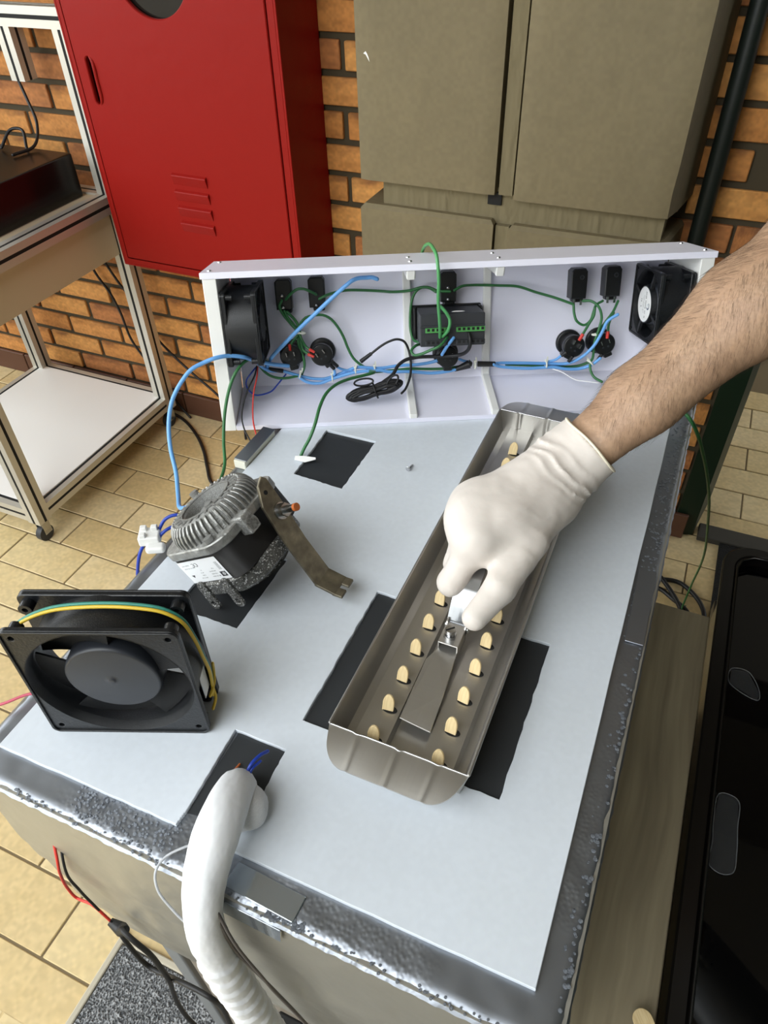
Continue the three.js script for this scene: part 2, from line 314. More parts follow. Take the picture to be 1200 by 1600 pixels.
for (const c of CEIL) {
  struct('window_3', box(c.w, 0.012, c.h, c.at[0], c.at[1] + 0.03, c.at[2]), M.lampPane);
  struct('trim_2', join([box(c.w + 0.08, 0.03, 0.04, c.at[0], 2.885, c.at[2] + c.h / 2 + 0.02), box(c.w + 0.08, 0.03, 0.04, c.at[0], 2.885, c.at[2] - c.h / 2 - 0.02), box(0.04, 0.03, c.h, c.at[0] + c.w / 2 + 0.02, 2.885, c.at[2]), box(0.04, 0.03, c.h, c.at[0] - c.w / 2 - 0.02, 2.885, c.at[2])]), M.alu);
}
// doorway on the right: green jamb, threshold, door head
struct('door_1', extrude(shapeOf([[0.129, 1.69], [0.186, 1.706], [0.218, 1.876], [0.129, 1.89]]), 2.12).rotateX(-Math.PI / 2), M.greenDoor);
struct('trim_1', box(0.92, 0.02, 0.06, 0.66, 0.006, -1.72, 0.003), M.threshold);

// ---------------------------------------------------------------- olive painted column
{
  const col = new THREE.Group(); col.name = 'column'; col.userData.kind = 'structure'; scene.add(col);
  const plan = (x0, x1, z, tx) => extrude(shapeOf([[x0, 1.695], [x0, -z], [x1, -z], [tx, 1.695]]), 1, 0);
  const block = (x0, x1, y0, y1, zf, rearR, bev = 0.008) => uvBox(extrude(shapeOf([[x0, 1.698], [x0, -zf], [x1, -zf], [rearR ?? x1, 1.698]]), y1 - y0, bev).rotateX(-Math.PI / 2).translate(0, y0, 0), 1);
  const chip = (g) => {   // chipped and uneven arrises
    const p = g.attributes.position; for (let i = 0; i < p.count; i++) { const x = p.getX(i), y = p.getY(i), z = p.getZ(i); p.setXYZ(i, x + 0.003 * perlin.noise(x * 9, y * 14, z * 9), y + 0.003 * perlin.noise(x * 16 + 5, y * 9, z * 9), z + 0.002 * perlin.noise(x * 9, y * 16, 4)); }
    g.computeVertexNormals(); return g;
  };
  const rows = 10, tall = (x0, x1, y0, y1, zf, rr) => {   // a slab of several lifts so that its arrises can waver
    const g = []; const n = rows; const pts = [];
    const b = new THREE.BoxGeometry(x1 - x0, y1 - y0, 0.16, 14, n * 4, 3).translate((x0 + x1) / 2, (y0 + y1) / 2, zf - 0.08);
    const p = b.attributes.position;
    for (let i = 0; i < p.count; i++) {
      let x = p.getX(i), y = p.getY(i), z = p.getZ(i); const back = (zf - z) / 0.16;
      const eL = Math.max(0, 1 - (x - x0) / 0.02), eR = Math.max(0, 1 - (x1 - x) / 0.03), front = back < 0.01 ? 1 : 0;
      if (rr !== undefined && x1 - x < 0.002) x = x1 + (rr - x1) * back;
      const chipR = Math.max(0, perlin.noise(3.3, y * 16, 1) - 0.15) * 0.022;
      if (front) { x += eL * 0.004 - eR * (0.004 + (rr !== undefined ? chipR : 0)); z -= (eL > 0.9 || eR > 0.9 ? 0.003 : 0); }
      p.setXYZ(i, x, y, z);
    }
    b.computeVertexNormals();
    return uvBox(toCreasedNormals(b, 0.5), 1);
  };
  part('slab', tall(-0.738, -0.4215, 0.93, 2.9, -1.53), M.column, col);
  part('slab', tall(-0.388, -0.069, 0.925, 2.9, -1.53, -0.043), M.column, col);
  part('joint_strip', uvBox(box(0.0295, 1.97, 0.14, -0.4032, 1.915, -1.608)), M.columnRough, col);
  part('crack_back', box(0.034, 2.9, 0.02, -0.405, 1.45, -1.62), M.dark, col);
  part('groove_core', uvBox(box(0.61, 0.075, 0.12, -0.383, 0.902, -1.612)), M.columnRough, col);
  part('base_slab', uvBox(join([chip(block(-0.738, -0.4225, 0, 0.876, -1.53)), chip(block(-0.3885, -0.069, 0, 0.872, -1.53, -0.043))]), 1), M.column, col);
  part('broken_corner', box(0.03, 0.026, 0.01, -0.428, 0.918, -1.552), M.dark, col);
  part('paint_chip', extrude(shapeOf([[-0.716, 1.172], [-0.711, 1.176], [-0.708, 1.172], [-0.705, 1.166], [-0.703, 1.158], [-0.707, 1.164], [-0.711, 1.17]]), 0.0008).translate(0, 0, -1.5306), M.paper, col);
  part('joint_strip', uvBox(box(0.0295, 0.866, 0.14, -0.4035, 0.433, -1.608)), M.columnRough, col);
}
solo('downpipe', 'dark slim pipe running down the brick wall beside the olive column', 'pipe', join([cyl(0.0175, 0.0175, 2.9, -0.012, 1.45, -1.65, 20), cyl(0.021, 0.021, 0.03, -0.012, 0.42, -1.65, 20), box(0.05, 0.02, 0.006, -0.012, 1.32, -1.672), box(0.05, 0.02, 0.006, -0.012, 0.5, -1.672)]), M.pipe);

// ---------------------------------------------------------------- red wall cabinet
{
  const t = thing('wall_cabinet', 'red steel wall cabinet with round window and pressed louvres', 'cabinet', [-1.185, 0.627, -1.69]);
  const w = 0.574, h = 0.92, d = 0.175;
  const shell = roundRect(w, h, 0.003, 0, h / 2), inn = roundRect(w - 0.012, h - 0.012, 0.002, 0, h / 2, THREE.Path); shell.holes.push(inn);
  const face = roundRect(w - 0.0122, h - 0.0122, 0.002, 0, h / 2); face.holes.push(roundRect(0.5355, 0.8825, 0.004, -0.003, h / 2 + 0.0005, THREE.Path));
  part('case', join([extrude(shell, d, 0.001, 4), box(w - 0.013, h - 0.013, 0.005, 0, h / 2, 0.004)]), M.red, t);
  part('front_frame', extrude(face, 0.004, 0.0005, 4).translate(0, 0, d - 0.0045), M.red, t);
  const s = roundRect(0.53, 0.876, 0.004, -0.003, h / 2 + 0.0005), win = new THREE.Path(); win.absarc(-0.009, 0.681, 0.095, 0, 2 * Math.PI); s.holes.push(win);
  s.holes.push(roundRect(0.019, 0.1, 0.009, -0.2285, 0.456, THREE.Path));
  const door = part('door', extrude(s, 0.012, 0.002, 40).translate(0, 0, d - 0.0105), M.red, t);
  part('handle_recess', join([tubeOf([[-0.226, 0.508, d - 0.004], [-0.2175, 0.495, d + 0.001], [-0.2165, 0.456, d + 0.002], [-0.2175, 0.417, d + 0.001], [-0.226, 0.404, d - 0.004]], 0.0045, 30, 10), box(0.006, 0.09, 0.02, -0.2155, 0.456, d - 0.016, 0.002)]), M.red, door);
  part('window_glass', new THREE.CircleGeometry(0.1, 40).translate(-0.009, 0.681, d - 0.012), M.glassDark, door);
  part('recess_back', box(0.03, 0.11, 0.003, -0.229, 0.456, d - 0.03), M.dark, t);
  const lou = () => { const g = []; const p = shapeOf([[0, 0], [0.0065, 0.0035], [0.0075, 0.006], [0.001, 0.027], [0, 0.027]]); return extrude(p, 0.1, 0.0008).rotateY(-Math.PI / 2).translate(0.05, 0, 0); };
  for (let i = 0; i < 4; i++) { const m = part('louvre', lou(), M.red, door); m.position.set(-0.005, 0.125 + i * 0.039, d + 0.0015); m.rotation.z = -0.01; m.scale.y = -1; m.position.y += 0.027; }
  part('hose_end', tubeOf([[-0.02, 0.6, d - 0.06], [-0.03, 0.63, d - 0.05], [0, 0.645, d - 0.05], [0.02, 0.62, d - 0.05], [0, 0.6, d - 0.05]], 0.004, 20, 6), M.alu, t);
}

// ---------------------------------------------------------------- aluminium workshop cart
{
  const t = thing('workshop_cart', 'aluminium profile cart on castors with white bottom shelf', 'cart', [-1.555, 0, -1.005]);
  const s = 0.0225, q = 0.0045, dpt = 0.013;   // slotted 45 mm profile
  const pts = []; for (let k = 0; k < 4; k++) { const c = Math.cos(k * Math.PI / 2), n = Math.sin(k * Math.PI / 2); for (const [x, y] of [[-s, -s], [-q, -s], [-q, -s + dpt], [q, -s + dpt], [q, -s], [s, -s]].slice(0, 5)) pts.push([x * c - y * n, x * n + y * c]); }
  const prof = (len) => extrude(shapeOf(pts), len);
  const strips = (len) => join([[0, s - 0.0035, 0.0086, 0.006], [0, -s + 0.0035, 0.0086, 0.006], [s - 0.0035, 0, 0.006, 0.0086], [-s + 0.0035, 0, 0.006, 0.0086]].map(([x, y, w, h]) => box(w, h, len, x, y, len / 2)));
  const put = (n, len, place) => { const m = part(n, place(prof(len)), M.alu, t); part('slot_cover', place(strips(len)), M.slot, m); return m; };
  const up = (x, z, y0, y1, n = 'upright') => put(n, y1 - y0, (g) => g.rotateX(-Math.PI / 2).translate(x, y0, z));
  const railZ = (x, y, z0, z1) => put('rail', z1 - z0, (g) => g.translate(x, y, z0));
  const railX = (x0, x1, y, z) => put('rail', x1 - x0, (g) => g.rotateY(Math.PI / 2).translate(x0, y, z));
  const xr = 0.012, xl = -0.52, zf = 0.012, zb = -0.597;
  up(xr, zf, 0.072, 0.79); up(xr, zb, 0.072, 1.17); up(xl, zb, 0.072, 1.17); up(xl, zf, 0.072, 0.79);
  for (const y of [0.1, 0.765]) { railZ(xr, y, zb + s, zf - s); railZ(xl, y, zb + s, zf - s); railX(xl + s, xr - s, y, zb); railX(xl + s, xr - s, y, zf); }
  railX(xl - s, xr + s, 1.1925, zb);
  up(-0.17, zb, 1.05, 1.17, 'hanger');
  part('shelf_panel', box(0.52, 0.012, 0.6, (xr + xl) / 2, 0.118, (zf + zb) / 2, 0.001), M.shelf, t);
  part('top_panel', box(0.5, 0.012, 0.58, (xr + xl) / 2, 0.776, (zf + zb) / 2, 0.001), M.beige, t);
  part('side_panel', box(0.008, 0.124, 0.565, xr - 0.004, 0.682, (zf + zb) / 2, 0.001), M.beige, t);
  part('front_panel', box(0.487, 0.124, 0.008, (xr + xl) / 2, 0.682, zf - 0.004, 0.001), M.beige, t);
  for (const [x, z] of [[xr, zf], [xr, zb], [xl, zf], [xl, zb]]) {
    const c = part('castor', join([box(0.026, 0.004, 0.03, x, 0.07, z), box(0.003, 0.045, 0.026, x - 0.012, 0.047, z), box(0.003, 0.045, 0.026, x + 0.012, 0.047, z)]), M.steelBright, t);
    part('wheel', cyl(0.025, 0.025, 0.018, x, 0.025, z + 0.004, 24, 'x'), M.greyPlastic, c);
  }
  const e = thing('equipment_case', 'black equipment case standing on the aluminium cart', 'case', [-1.8, 0.782, -1.395], 0);
  part('body', box(0.4, 0.112, 0.34, 0, 0.056, 0, 0.006), M.blackGloss, e);
}
solo('power_cable', 'thin black cable dropping from the cart top down the brick wall', 'cable', tubeOf([[-1.80, 0.62, -1.672], [-1.759, 0.486, -1.674], [-1.722, 0.423, -1.674], [-1.703, 0.36, -1.674], [-1.69, 0.267, -1.674], [-1.654, 0.2, -1.674], [-1.6, 0.13, -1.672], [-1.56, 0.05, -1.67], [-1.5, 0.006, -1.655]], 0.004, 60), M.wireBlack);
solo('power_cable', 'black cable sloping across bricks right of the cart to the floor tiles', 'cable', tubeOf([[-1.72, 0.56, -1.672], [-1.672, 0.467, -1.674], [-1.639, 0.419, -1.674], [-1.6, 0.323, -1.674], [-1.541, 0.253, -1.674], [-1.459, 0.185, -1.672], [-1.372, 0.118, -1.672], [-1.29, 0.03, -1.67], [-1.25, 0.006, -1.62]], 0.004, 60), M.wireBlack);
solo('power_cable', 'black cable snaking over floor tiles behind the motor', 'cable', tubeOf([[-1.6, 0.006, -1.66], [-1.513, 0.006, -1.634], [-1.416, 0.006, -1.573], [-1.344, 0.006, -1.508], [-1.287, 0.006, -1.442], [-1.229, 0.006, -1.38], [-1.184, 0.006, -1.369], [-1.1, 0.006, -1.39]], 0.0055, 60), M.wireBlack);
solo('power_cable', 'dark cables looped over the equipment case against the bricks', 'cable', join([tubeOf([[-1.805, 1.2, -1.64], [-1.794, 1.121, -1.63], [-1.785, 1.06, -1.63], [-1.76, 1.0, -1.62], [-1.73, 0.945, -1.6], [-1.71, 0.905, -1.55], [-1.72, 0.9, -1.48]], 0.004, 40), tubeOf([[-1.8, 0.9, -1.52], [-1.79, 0.935, -1.56], [-1.76, 0.935, -1.57], [-1.73, 0.9, -1.54]], 0.004, 24)]), M.wireBlack);

// ---------------------------------------------------------------- floor mats, cabinet, basin
{
  const m = thing('carpet_mat', 'grey speckled carpet mat on the tiles beside the cabinet', 'mat', [-0.255, 0, 0.4]);
  part('pile', box(0.78, 0.008, 1.21, 0, 0.0062, 0, 0.003), M.carpet, m); uvFix(m.children[0]);
  part('edge_strip', join([box(0.012, 0.01, 1.25, -0.397, 0.0065, 0, 0.003), box(0.8, 0.01, 0.012, 0, 0.0065, -0.612, 0.003)]), M.carpetEdge, m);
}
function uvFix(m) { m.geometry = uvBox(m.geometry, 1); return m; }
{
  const t = thing('tall_cupboard', 'tall dark cupboard standing to the right of the work area', 'cupboard', [1.45, 0, 0.35]);
  part('case', box(0.6, 2.0, 1.6, 0, 1.0, 0, 0.004), M.greenDoor, t);
  for (const z of [-0.4, 0.4]) { const d = part('door', box(0.02, 1.9, 0.78, -0.31, 1.0, z, 0.004), M.greenDoor, t); part('knob', cyl(0.012, 0.012, 0.03, -0.33, 1.0, z * 0.2, 16, 'x'), M.steelBright, d); }
}
solo('door_mat', 'black rubber mat on the floor in front of the doorway', 'mat', uvBox(box(0.7, 0.01, 0.32, 0.61, 0.006, -1.55, 0.003)), M.blackMat);
{
  const t = thing('base_cabinet', 'wood-topped cabinet standing under the foil-wrapped cooler', 'cabinet', [-0.123, 0, -0.445]);
  part('worktop', uvBox(box(0.522, 0.02, 0.59, 0, 0.692, 0, 0.002).rotateY(0)), M.wood, t);
  part('carcass', box(0.49, 0.652, 0.56, 0.004, 0.356, -0.004, 0.002), M.cabinetFace, t);
  part('door', box(0.45, 0.58, 0.018, 0.012, 0.37, 0.286, 0.002), M.cabinetFace, t);
  for (const x of [-0.248, 0.248]) part('corner_profile', box(0.026, 0.668, 0.03, x, 0.348, 0.277, 0.003), M.cabinetEdge, t);
  part('door_handle', box(0.1, 0.022, 0.014, -0.045, 0.5, 0.301, 0.004), M.blackPlastic, t);
  part('plinth', box(0.46, 0.02, 0.4, 0.004, 0.0205, -0.04, 0.001), M.dark, t);
}
{
  const b = thing('low_bench', 'dark bench carrying the black basin beside the cabinet', 'bench', [0.45, 0, -0.46]);
  part('bench_top', box(0.58, 0.025, 0.84, 0, 0.585, 0, 0.003), M.blackPlastic, b);
  for (const [x, z] of [[-0.26, -0.38], [0.26, -0.38], [-0.26, 0.38], [0.26, 0.38]]) part('leg', box(0.04, 0.5725, 0.04, x, 0.286, z, 0.003), M.blackPlastic, b);
  const t = thing('basin', 'black plastic basin of dark water right of the cooler', 'basin', [0.45, 0.5975, -0.46]);
  const w = 0.615, l = 0.85, r = 0.045, H = 0.1175;
  const rim = roundRect(w, l, r); rim.holes.push(roundRect(w - 0.036, l - 0.036, r - 0.014, 0, 0, THREE.Path));
  part('rim', extrude(rim, 0.006, 0.002, 12).rotateX(-Math.PI / 2).translate(0, H - 0.006, 0), M.blackGloss, t);
  const bead = []; for (const p of roundRect(w - 0.04, l - 0.04, r - 0.014).getPoints(10)) bead.push(V(p.x, H, -p.y));
  part('bead', new THREE.TubeGeometry(new THREE.CatmullRomCurve3(bead, true, 'catmullrom', 0), 140, 0.0022, 6, true), M.blackGloss, t);
  const shell = roundRect(w - 0.03, l - 0.03, r - 0.01); shell.holes.push(roundRect(w - 0.04, l - 0.04, r - 0.014, 0, 0, THREE.Path));
  part('wall', extrude(shell, H - 0.002, 0, 12).rotateX(-Math.PI / 2), M.blackGloss, t);
  part('bottom', extrude(roundRect(w - 0.032, l - 0.032, r - 0.012), 0.006, 0, 12).rotateX(-Math.PI / 2), M.blackPlastic, t);
  part('water', extrude(roundRect(w - 0.04, l - 0.04, r - 0.014), H - 0.02, 0, 12).rotateX(-Math.PI / 2).translate(0, 0.004, 0), M.water, t);
  const y0 = TOP * 0 + 0.5975 + 0.1017;
  const film = (pts, label) => {
    const g = thing('plastic_film', label, 'film', [0, y0, 0]);
    part('sheet', sheet(pts, [], 0.0008, 0.0008), M.residue, g);
    part('edge', new THREE.TubeGeometry(new THREE.CatmullRomCurve3(pts.map(([x, z]) => V(x, 0.0012, z)), true, 'centripetal'), 60, 0.0006, 5, true), M.filmEdge, g);
  };
  film([[0.171, -0.487], [0.182, -0.49], [0.191, -0.486], [0.192, -0.455], [0.193, -0.425], [0.191, -0.405], [0.18, -0.399], [0.168, -0.404], [0.169, -0.43], [0.168, -0.455]], 'clear plastic film strip floating in the black basin');
  film([[0.171, -0.665], [0.19, -0.668], [0.205, -0.64], [0.203, -0.628], [0.17, -0.642]], 'small clear plastic scrap floating toward the basin far end');
}

// ---------------------------------------------------------------- foil-wrapped cooler with its white lid sheet
const HOLES = {
  back: [[-0.339, -0.589], [-0.278, -0.59], [-0.278, -0.503], [-0.336, -0.506]],
  motor: [[-0.345, -0.392], [-0.281, -0.392], [-0.2815, -0.304], [-0.345, -0.304]],
  wide: [[-0.187, -0.388], [-0.031, -0.389], [-0.031, -0.245], [-0.187, -0.2475]],
};
{
  const t = thing('cooler_box', 'tapered cooler box wrapped in crinkled aluminium foil', 'cooler', [0, 0, 0]);
  const x0 = -0.405, x1 = 0.042, zf = -0.117, zb = -0.93, yb = 0.702, yt = 0.9795;
  const g = new THREE.BoxGeometry(1, 1, 1, 60, 28, 60), p = g.attributes.position;
  for (let i = 0; i < p.count; i++) {
    const u = p.getX(i) + 0.5, v = p.getY(i) + 0.5, w = p.getZ(i) + 0.5, k = (1 - v) * 0.052;
    let x = x0 + k + (x1 - x0 - 2 * k) * u, y = yb + (yt - yb) * v, z = zb + k * 0.3 + (zf - zb - k * 0.4) * w;
    const side = v > 0.001 && v < 0.999 ? 1 : 0, b = Math.sin(Math.PI * v) * side;
    const n1 = perlin.noise(x * 14, y * 14, z * 14), n2 = perlin.noise(x * 45, y * 45, z * 45);
    if (w > 0.999) z += b * (0.006 + 0.006 * n1 + 0.002 * n2); if (w < 0.001) z -= b * 0.004;
    if (u < 0.001) x -= b * (0.004 + 0.005 * n1 + 0.002 * n2); if (u > 0.999) x += b * (0.002 + 0.003 * n1);
    p.setXYZ(i, x, y, z);
  }
  g.computeVertexNormals();
  part('foil_body', uvBox(g, 1), M.foilSide, t);
  // the foil rim: a sheet of its own with lumps and a crimped outer edge
  const rim = new THREE.PlaneGeometry(1, 1, 140, 240).rotateX(-Math.PI / 2), q = rim.attributes.position;
  for (let i = 0; i < q.count; i++) {
    const x = x0 - 0.0015 + (x1 - x0 + 0.003) * (q.getX(i) + 0.5), z = zb + (zf - zb + 0.002) * (q.getZ(i) + 0.5);
    const e = Math.min(x - x0, x1 - x, zf - z);
    let y = 0.9808 + 0.0006 * perlin.noise(x * 60, z * 60, 3); if (e < 0.006) y -= 0.0025 * (1 - e / 0.006) ** 2;
    const ex = e < 0.004 ? 0.0012 * perlin.noise(x * 120, 7, z * 120) : 0;
    q.setXYZ(i, x + ex, y, z + ex);
  }
  rim.computeVertexNormals();
  part('foil_rim', uvBox(rim, 1), M.foil, t);
  // raised blisters in the foil, crowded at two places on the front rim and strewn along the right rim
  const blister = []; const dome = (x, z, r, y = 0.981) => { const d = new THREE.SphereGeometry(r, 8, 5, 0, 2 * Math.PI, 0, Math.PI / 2).scale(1, 0.62, 1).translate(x, y - r * 0.05, z); blister.push(d); };
  for (let i = 0; i < 230; i++) dome(between(-0.31, -0.225), between(-0.145, -0.121), between(0.0006, 0.0015));
  for (let i = 0; i < 60; i++) dome(between(-0.145, -0.118), -0.119 + between(-0.006, 0.002), between(0.0008, 0.0019));
  for (let i = 0; i < 120; i++) dome(between(-0.36, 0.03), -0.1175 + between(-0.003, 0.0015), between(0.0006, 0.0014));
  for (let i = 0; i < 330; i++) dome(between(0.0235, 0.039), between(-0.76, -0.42), between(0.0006, 0.0014));
  for (let i = 0; i < 110; i++) dome(0.039 - Math.abs(between(0, 0.009)) * rnd(), between(-0.42, -0.14), between(0.0007, 0.0017));
  part("foil_blisters", join(blister), M.foil, t);
  part('foil_tape', uvBox(extrude(roundRect(0.0155, 0.088, 0.001), 0.0012, 0.0003).rotateX(-Math.PI / 2).rotateY(0.02).translate(0.032, 0.9812, -0.463)), M.foil, t);
  part('clear_tape', uvBox(extrude(roundRect(0.052, 0.017, 0.001), 0.0012, 0.0004).rotateX(-Math.PI / 2).rotateY(-0.04).translate(-0.152, 0.9812, -0.1295)), M.tape, t);
  part('clear_tape', uvBox(extrude(roundRect(0.05, 0.016, 0.001), 0.001, 0.0003).rotateX(-0.12).rotateZ(-0.05).translate(-0.158, 0.9685, -0.1145)), M.tape, t);
  for (const h of [HOLES.back, HOLES.motor, HOLES.wide, [[-0.229, -0.2205], [-0.187, -0.22], [-0.187, -0.172], [-0.2, -0.158], [-0.229, -0.153]]]) part('black_liner', sheet(h.map(([x, z]) => [x + (x < -0.25 ? -0.001 : 0.001), z]), [], 0.9822, 0.001), M.liner, t);
  part('foam_strip', uvBox(box(0.0145, 0.01, 0.064, -0.397, 0.986, -0.5275, 0.001)), M.foam, t);
  part('foam_strip_foil', uvBox(box(0.0155, 0.0012, 0.0625, -0.397, 0.9914, -0.529, 0.0004)), M.foil, t);
  // the white sheet, cut by a saw: edges a little ragged
  const rag = (a, n = 10, s = 0.0005) => { const out = []; a.forEach((p0, i) => { const p1 = a[(i + 1) % a.length]; for (let k = 0; k < n; k++) { const f = k / n; out.push([p0[0] + (p1[0] - p0[0]) * f + (k ? between(-s, s) : 0), p0[1] + (p1[1] - p0[1]) * f + (k ? between(-s, s) : 0)]); } }); return out; };
  const plan = [[-0.3885, -0.1405], [-0.2295, -0.1425], [-0.2285, -0.155], [-0.2305, -0.2205], [-0.187, -0.2205], [-0.1855, -0.178], [-0.1865, -0.1425], [0.0215, -0.1435], [0.0205, -0.81], [-0.389, -0.81]];
  part('white_sheet', uvBox(sheet(rag(plan, 14, 0.0003), [rag(HOLES.back, 18), rag(HOLES.motor, 14), rag(HOLES.wide, 22)], TOP, 0.0042, 0.0004), 1), M.hdpe, t);
}

// ---------------------------------------------------------------- control console, seen from its open back
const CON = { at: [-0.448, TOP, -0.543], turn: rad(26.17) };
const conQ = new THREE.Quaternion().setFromAxisAngle(V(0, 1, 0), CON.turn);
const con = (u, y, w) => V(u, y, -w).applyQuaternion(conQ).add(V(...CON.at));       // along, up, into the console
const LEAN = rad(-18.56), backQ = conQ.clone().multiply(new THREE.Quaternion().setFromAxisAngle(V(1, 0, 0), LEAN));
const bk = (u, s, t) => V(u, s, t).applyQuaternion(backQ).add(con(0, 0.006, 0.083));   // along, up and out from the console's leaning back wall
const LEN = 0.54;
{
  const t = thing('control_console', 'white plastic control console with its open back full of wiring', 'console', CON.at, CON.turn);
  const prof = (pts, len, u0, bev = 0.0006) => extrude(shapeOf(pts.map(([w, y]) => [w, y])), len, bev).rotateY(Math.PI / 2).translate(u0, 0, 0);   // (w, y) -> z = -w
  const end = [[0, 0.0005], [0.0435, 0.163], [0.125, 0.139], [0.081, 0.0005]];
  part('end_panel', uvBox(prof(end, 0.0145, 0)), M.whiteRib, t);
  part('end_panel', uvBox(prof(end, 0.0145, LEN - 0.0145)), M.whiteRib, t);
  part('top_panel', uvBox(prof([[0.0425, 0.1632], [0.0442, 0.1694], [0.13, 0.1448], [0.1283, 0.1388]], LEN + 0.004, -0.002), 1), M.console, t);
  part('bottom_panel', uvBox(prof([[0.0, 0.0004], [0, 0.006], [0.083, 0.006], [0.081, 0.0004]], LEN - 0.03, 0.015), 1), M.console, t);
  part('face_panel', uvBox(prof([[0.0835, 0.001], [0.0825, 0.006], [0.1255, 0.139], [0.1305, 0.139], [0.0865, 0.001]], LEN - 0.03, 0.015), 1), M.console, t);
  for (const u of [0.2185, 0.313]) part('stiffener', join([
    prof([[0.0, 0.0055], [0, 0.012], [0.078, 0.012], [0.1165, 0.131], [0.05, 0.1515], [0.046, 0.1515], [0.0435, 0.1625], [0.125, 0.139], [0.0835, 0.0055]], 0.0095, u - 0.005, 0.0012)]), M.whiteRib, t);
  for (const [u, w] of [[0.007, 0.055], [0.007, 0.118], [0.2185, 0.062], [0.2185, 0.095], [0.313, 0.062], [0.313, 0.1], [LEN - 0.008, 0.055], [LEN - 0.008, 0.115]]) {
    const y = 0.1694 - (w - 0.0442) * 0.2867;
    part('screw', join([cyl(0.0026, 0.0022, 0.0012, 0, 0, 0, 14), box(0.004, 0.0004, 0.0008, 0, 0.0007, 0)]).rotateX(-0.28).translate(u, y + 0.0006, -w), M.steelBright, t);
  }
}
function onBack(name, label, category, u, s, t, group) { const g = thing(name, label, category, [0, 0, 0], 0, group); g.quaternion.copy(backQ); g.position.copy(bk(u, s, t)); return g; }

const SW = 'rocker switch backs in the console';
function rockerSwitch(label, u, s, flip) {
  const g = onBack(flip ? 'microswitch' : 'rocker_switch', label, 'switch', u, s, 0, flip ? 'microswitch bodies in the console' : SW);
  const k = flip ? -1 : 1;
  part('housing', extrude(shapeOf([[-0.009, -0.015], [0.009, -0.015], [0.0095, 0.006], [0.0095, 0.015], [0.007, 0.0185], [-0.006, 0.0185], [-0.0092, 0.0155], [-0.0092, 0.004]].map(([x, y]) => [x, y])), 0.019, 0.0012), M.blackPlastic, g);
  part('lower_block', box(0.0135, 0.016, 0.012, 0.0015, -0.012, 0.006, 0.002), M.blackPlastic, g);
  for (const y of flip ? [-0.019] : [0.0005, -0.0125]) part('terminal', flip ? join([box(0.0025, 0.007, 0.0008, -0.004, y, 0.016), box(0.0025, 0.007, 0.0008, 0.004, y, 0.016)]) : join([box(0.0028, 0.0008, 0.006, -0.001, y, 0.021), new THREE.SphereGeometry(0.0017, 8, 6).translate(-0.001, y + 0.0008, 0.022)]), M.steelBright, g);
  if (flip) part('rivet', new THREE.TorusGeometry(0.0022, 0.0005, 6, 14).translate(0.003, 0.009, 0.019), M.hubPlastic, g);
}
rockerSwitch('black rocker switch beside the left cooling fan in the console', 0.076, 0.107);
rockerSwitch('black rocker switch crossed by the free light blue wire', 0.114, 0.108);
rockerSwitch('black rocker switch directly above the black temperature controller', 0.2655, 0.108);
rockerSwitch('black microswitch body with two lugs farther from the right fan', 0.417, 0.105, true);
rockerSwitch('black microswitch body with two lugs next to the right fan', 0.4565, 0.106, true);
const PB = 'round push button backs in the console';
function pushButton(label, u, s, spin, tilt = 0) {
  const g = onBack('push_button', label, 'button', u, s, 0, PB); g.rotateZ(spin);
  part('collar', new THREE.LatheGeometry([[0, 0], [0.0155, 0], [0.0155, 0.004], [0.0135, 0.0062], [0, 0.0062]].map(([r, y]) => new THREE.Vector2(r, y)), 32).rotateX(Math.PI / 2), M.blackPlastic, g);
  const b = part('body', join([new THREE.LatheGeometry([[0, 0.029], [0.0112, 0.029], [0.0128, 0.0275], [0.0128, 0.0215], [0.0115, 0.0205], [0.0115, 0.006], [0, 0.006]].map(([r, y]) => new THREE.Vector2(r, y)), 32).rotateX(Math.PI / 2), box(0.01, 0.008, 0.02, 0.0, -0.0125, 0.018, 0.0015)]), M.blackPlastic, g);
  part('terminal', join([box(0.0012, 0.005, 0.006, -0.004, 0.004, 0.031), box(0.0012, 0.005, 0.006, 0.005, 0.003, 0.031)]), M.steelBright, b);
  part('rear_dimple', join([cyl(0.0012, 0.0012, 0.0006, -0.003, -0.003, 0.0292, 10, 'z'), cyl(0.0012, 0.0012, 0.0006, 0.003, -0.004, 0.0292, 10, 'z')]), M.hubPlastic, b);
}
pushButton('round black button back nearest the left cooling fan', 0.0795, 0.04, 0.2);
pushButton('round black button back with two red sleeves on its left', 0.1155, 0.04, 0.6);
pushButton('round black button back half hidden below the temperature controller', 0.2635, 0.031, 0);
pushButton('round black button back under the farther microswitch', 0.4135, 0.037, -0.5);
pushButton('round black button back under the microswitch next to the right fan', 0.4495, 0.038, 0.4);
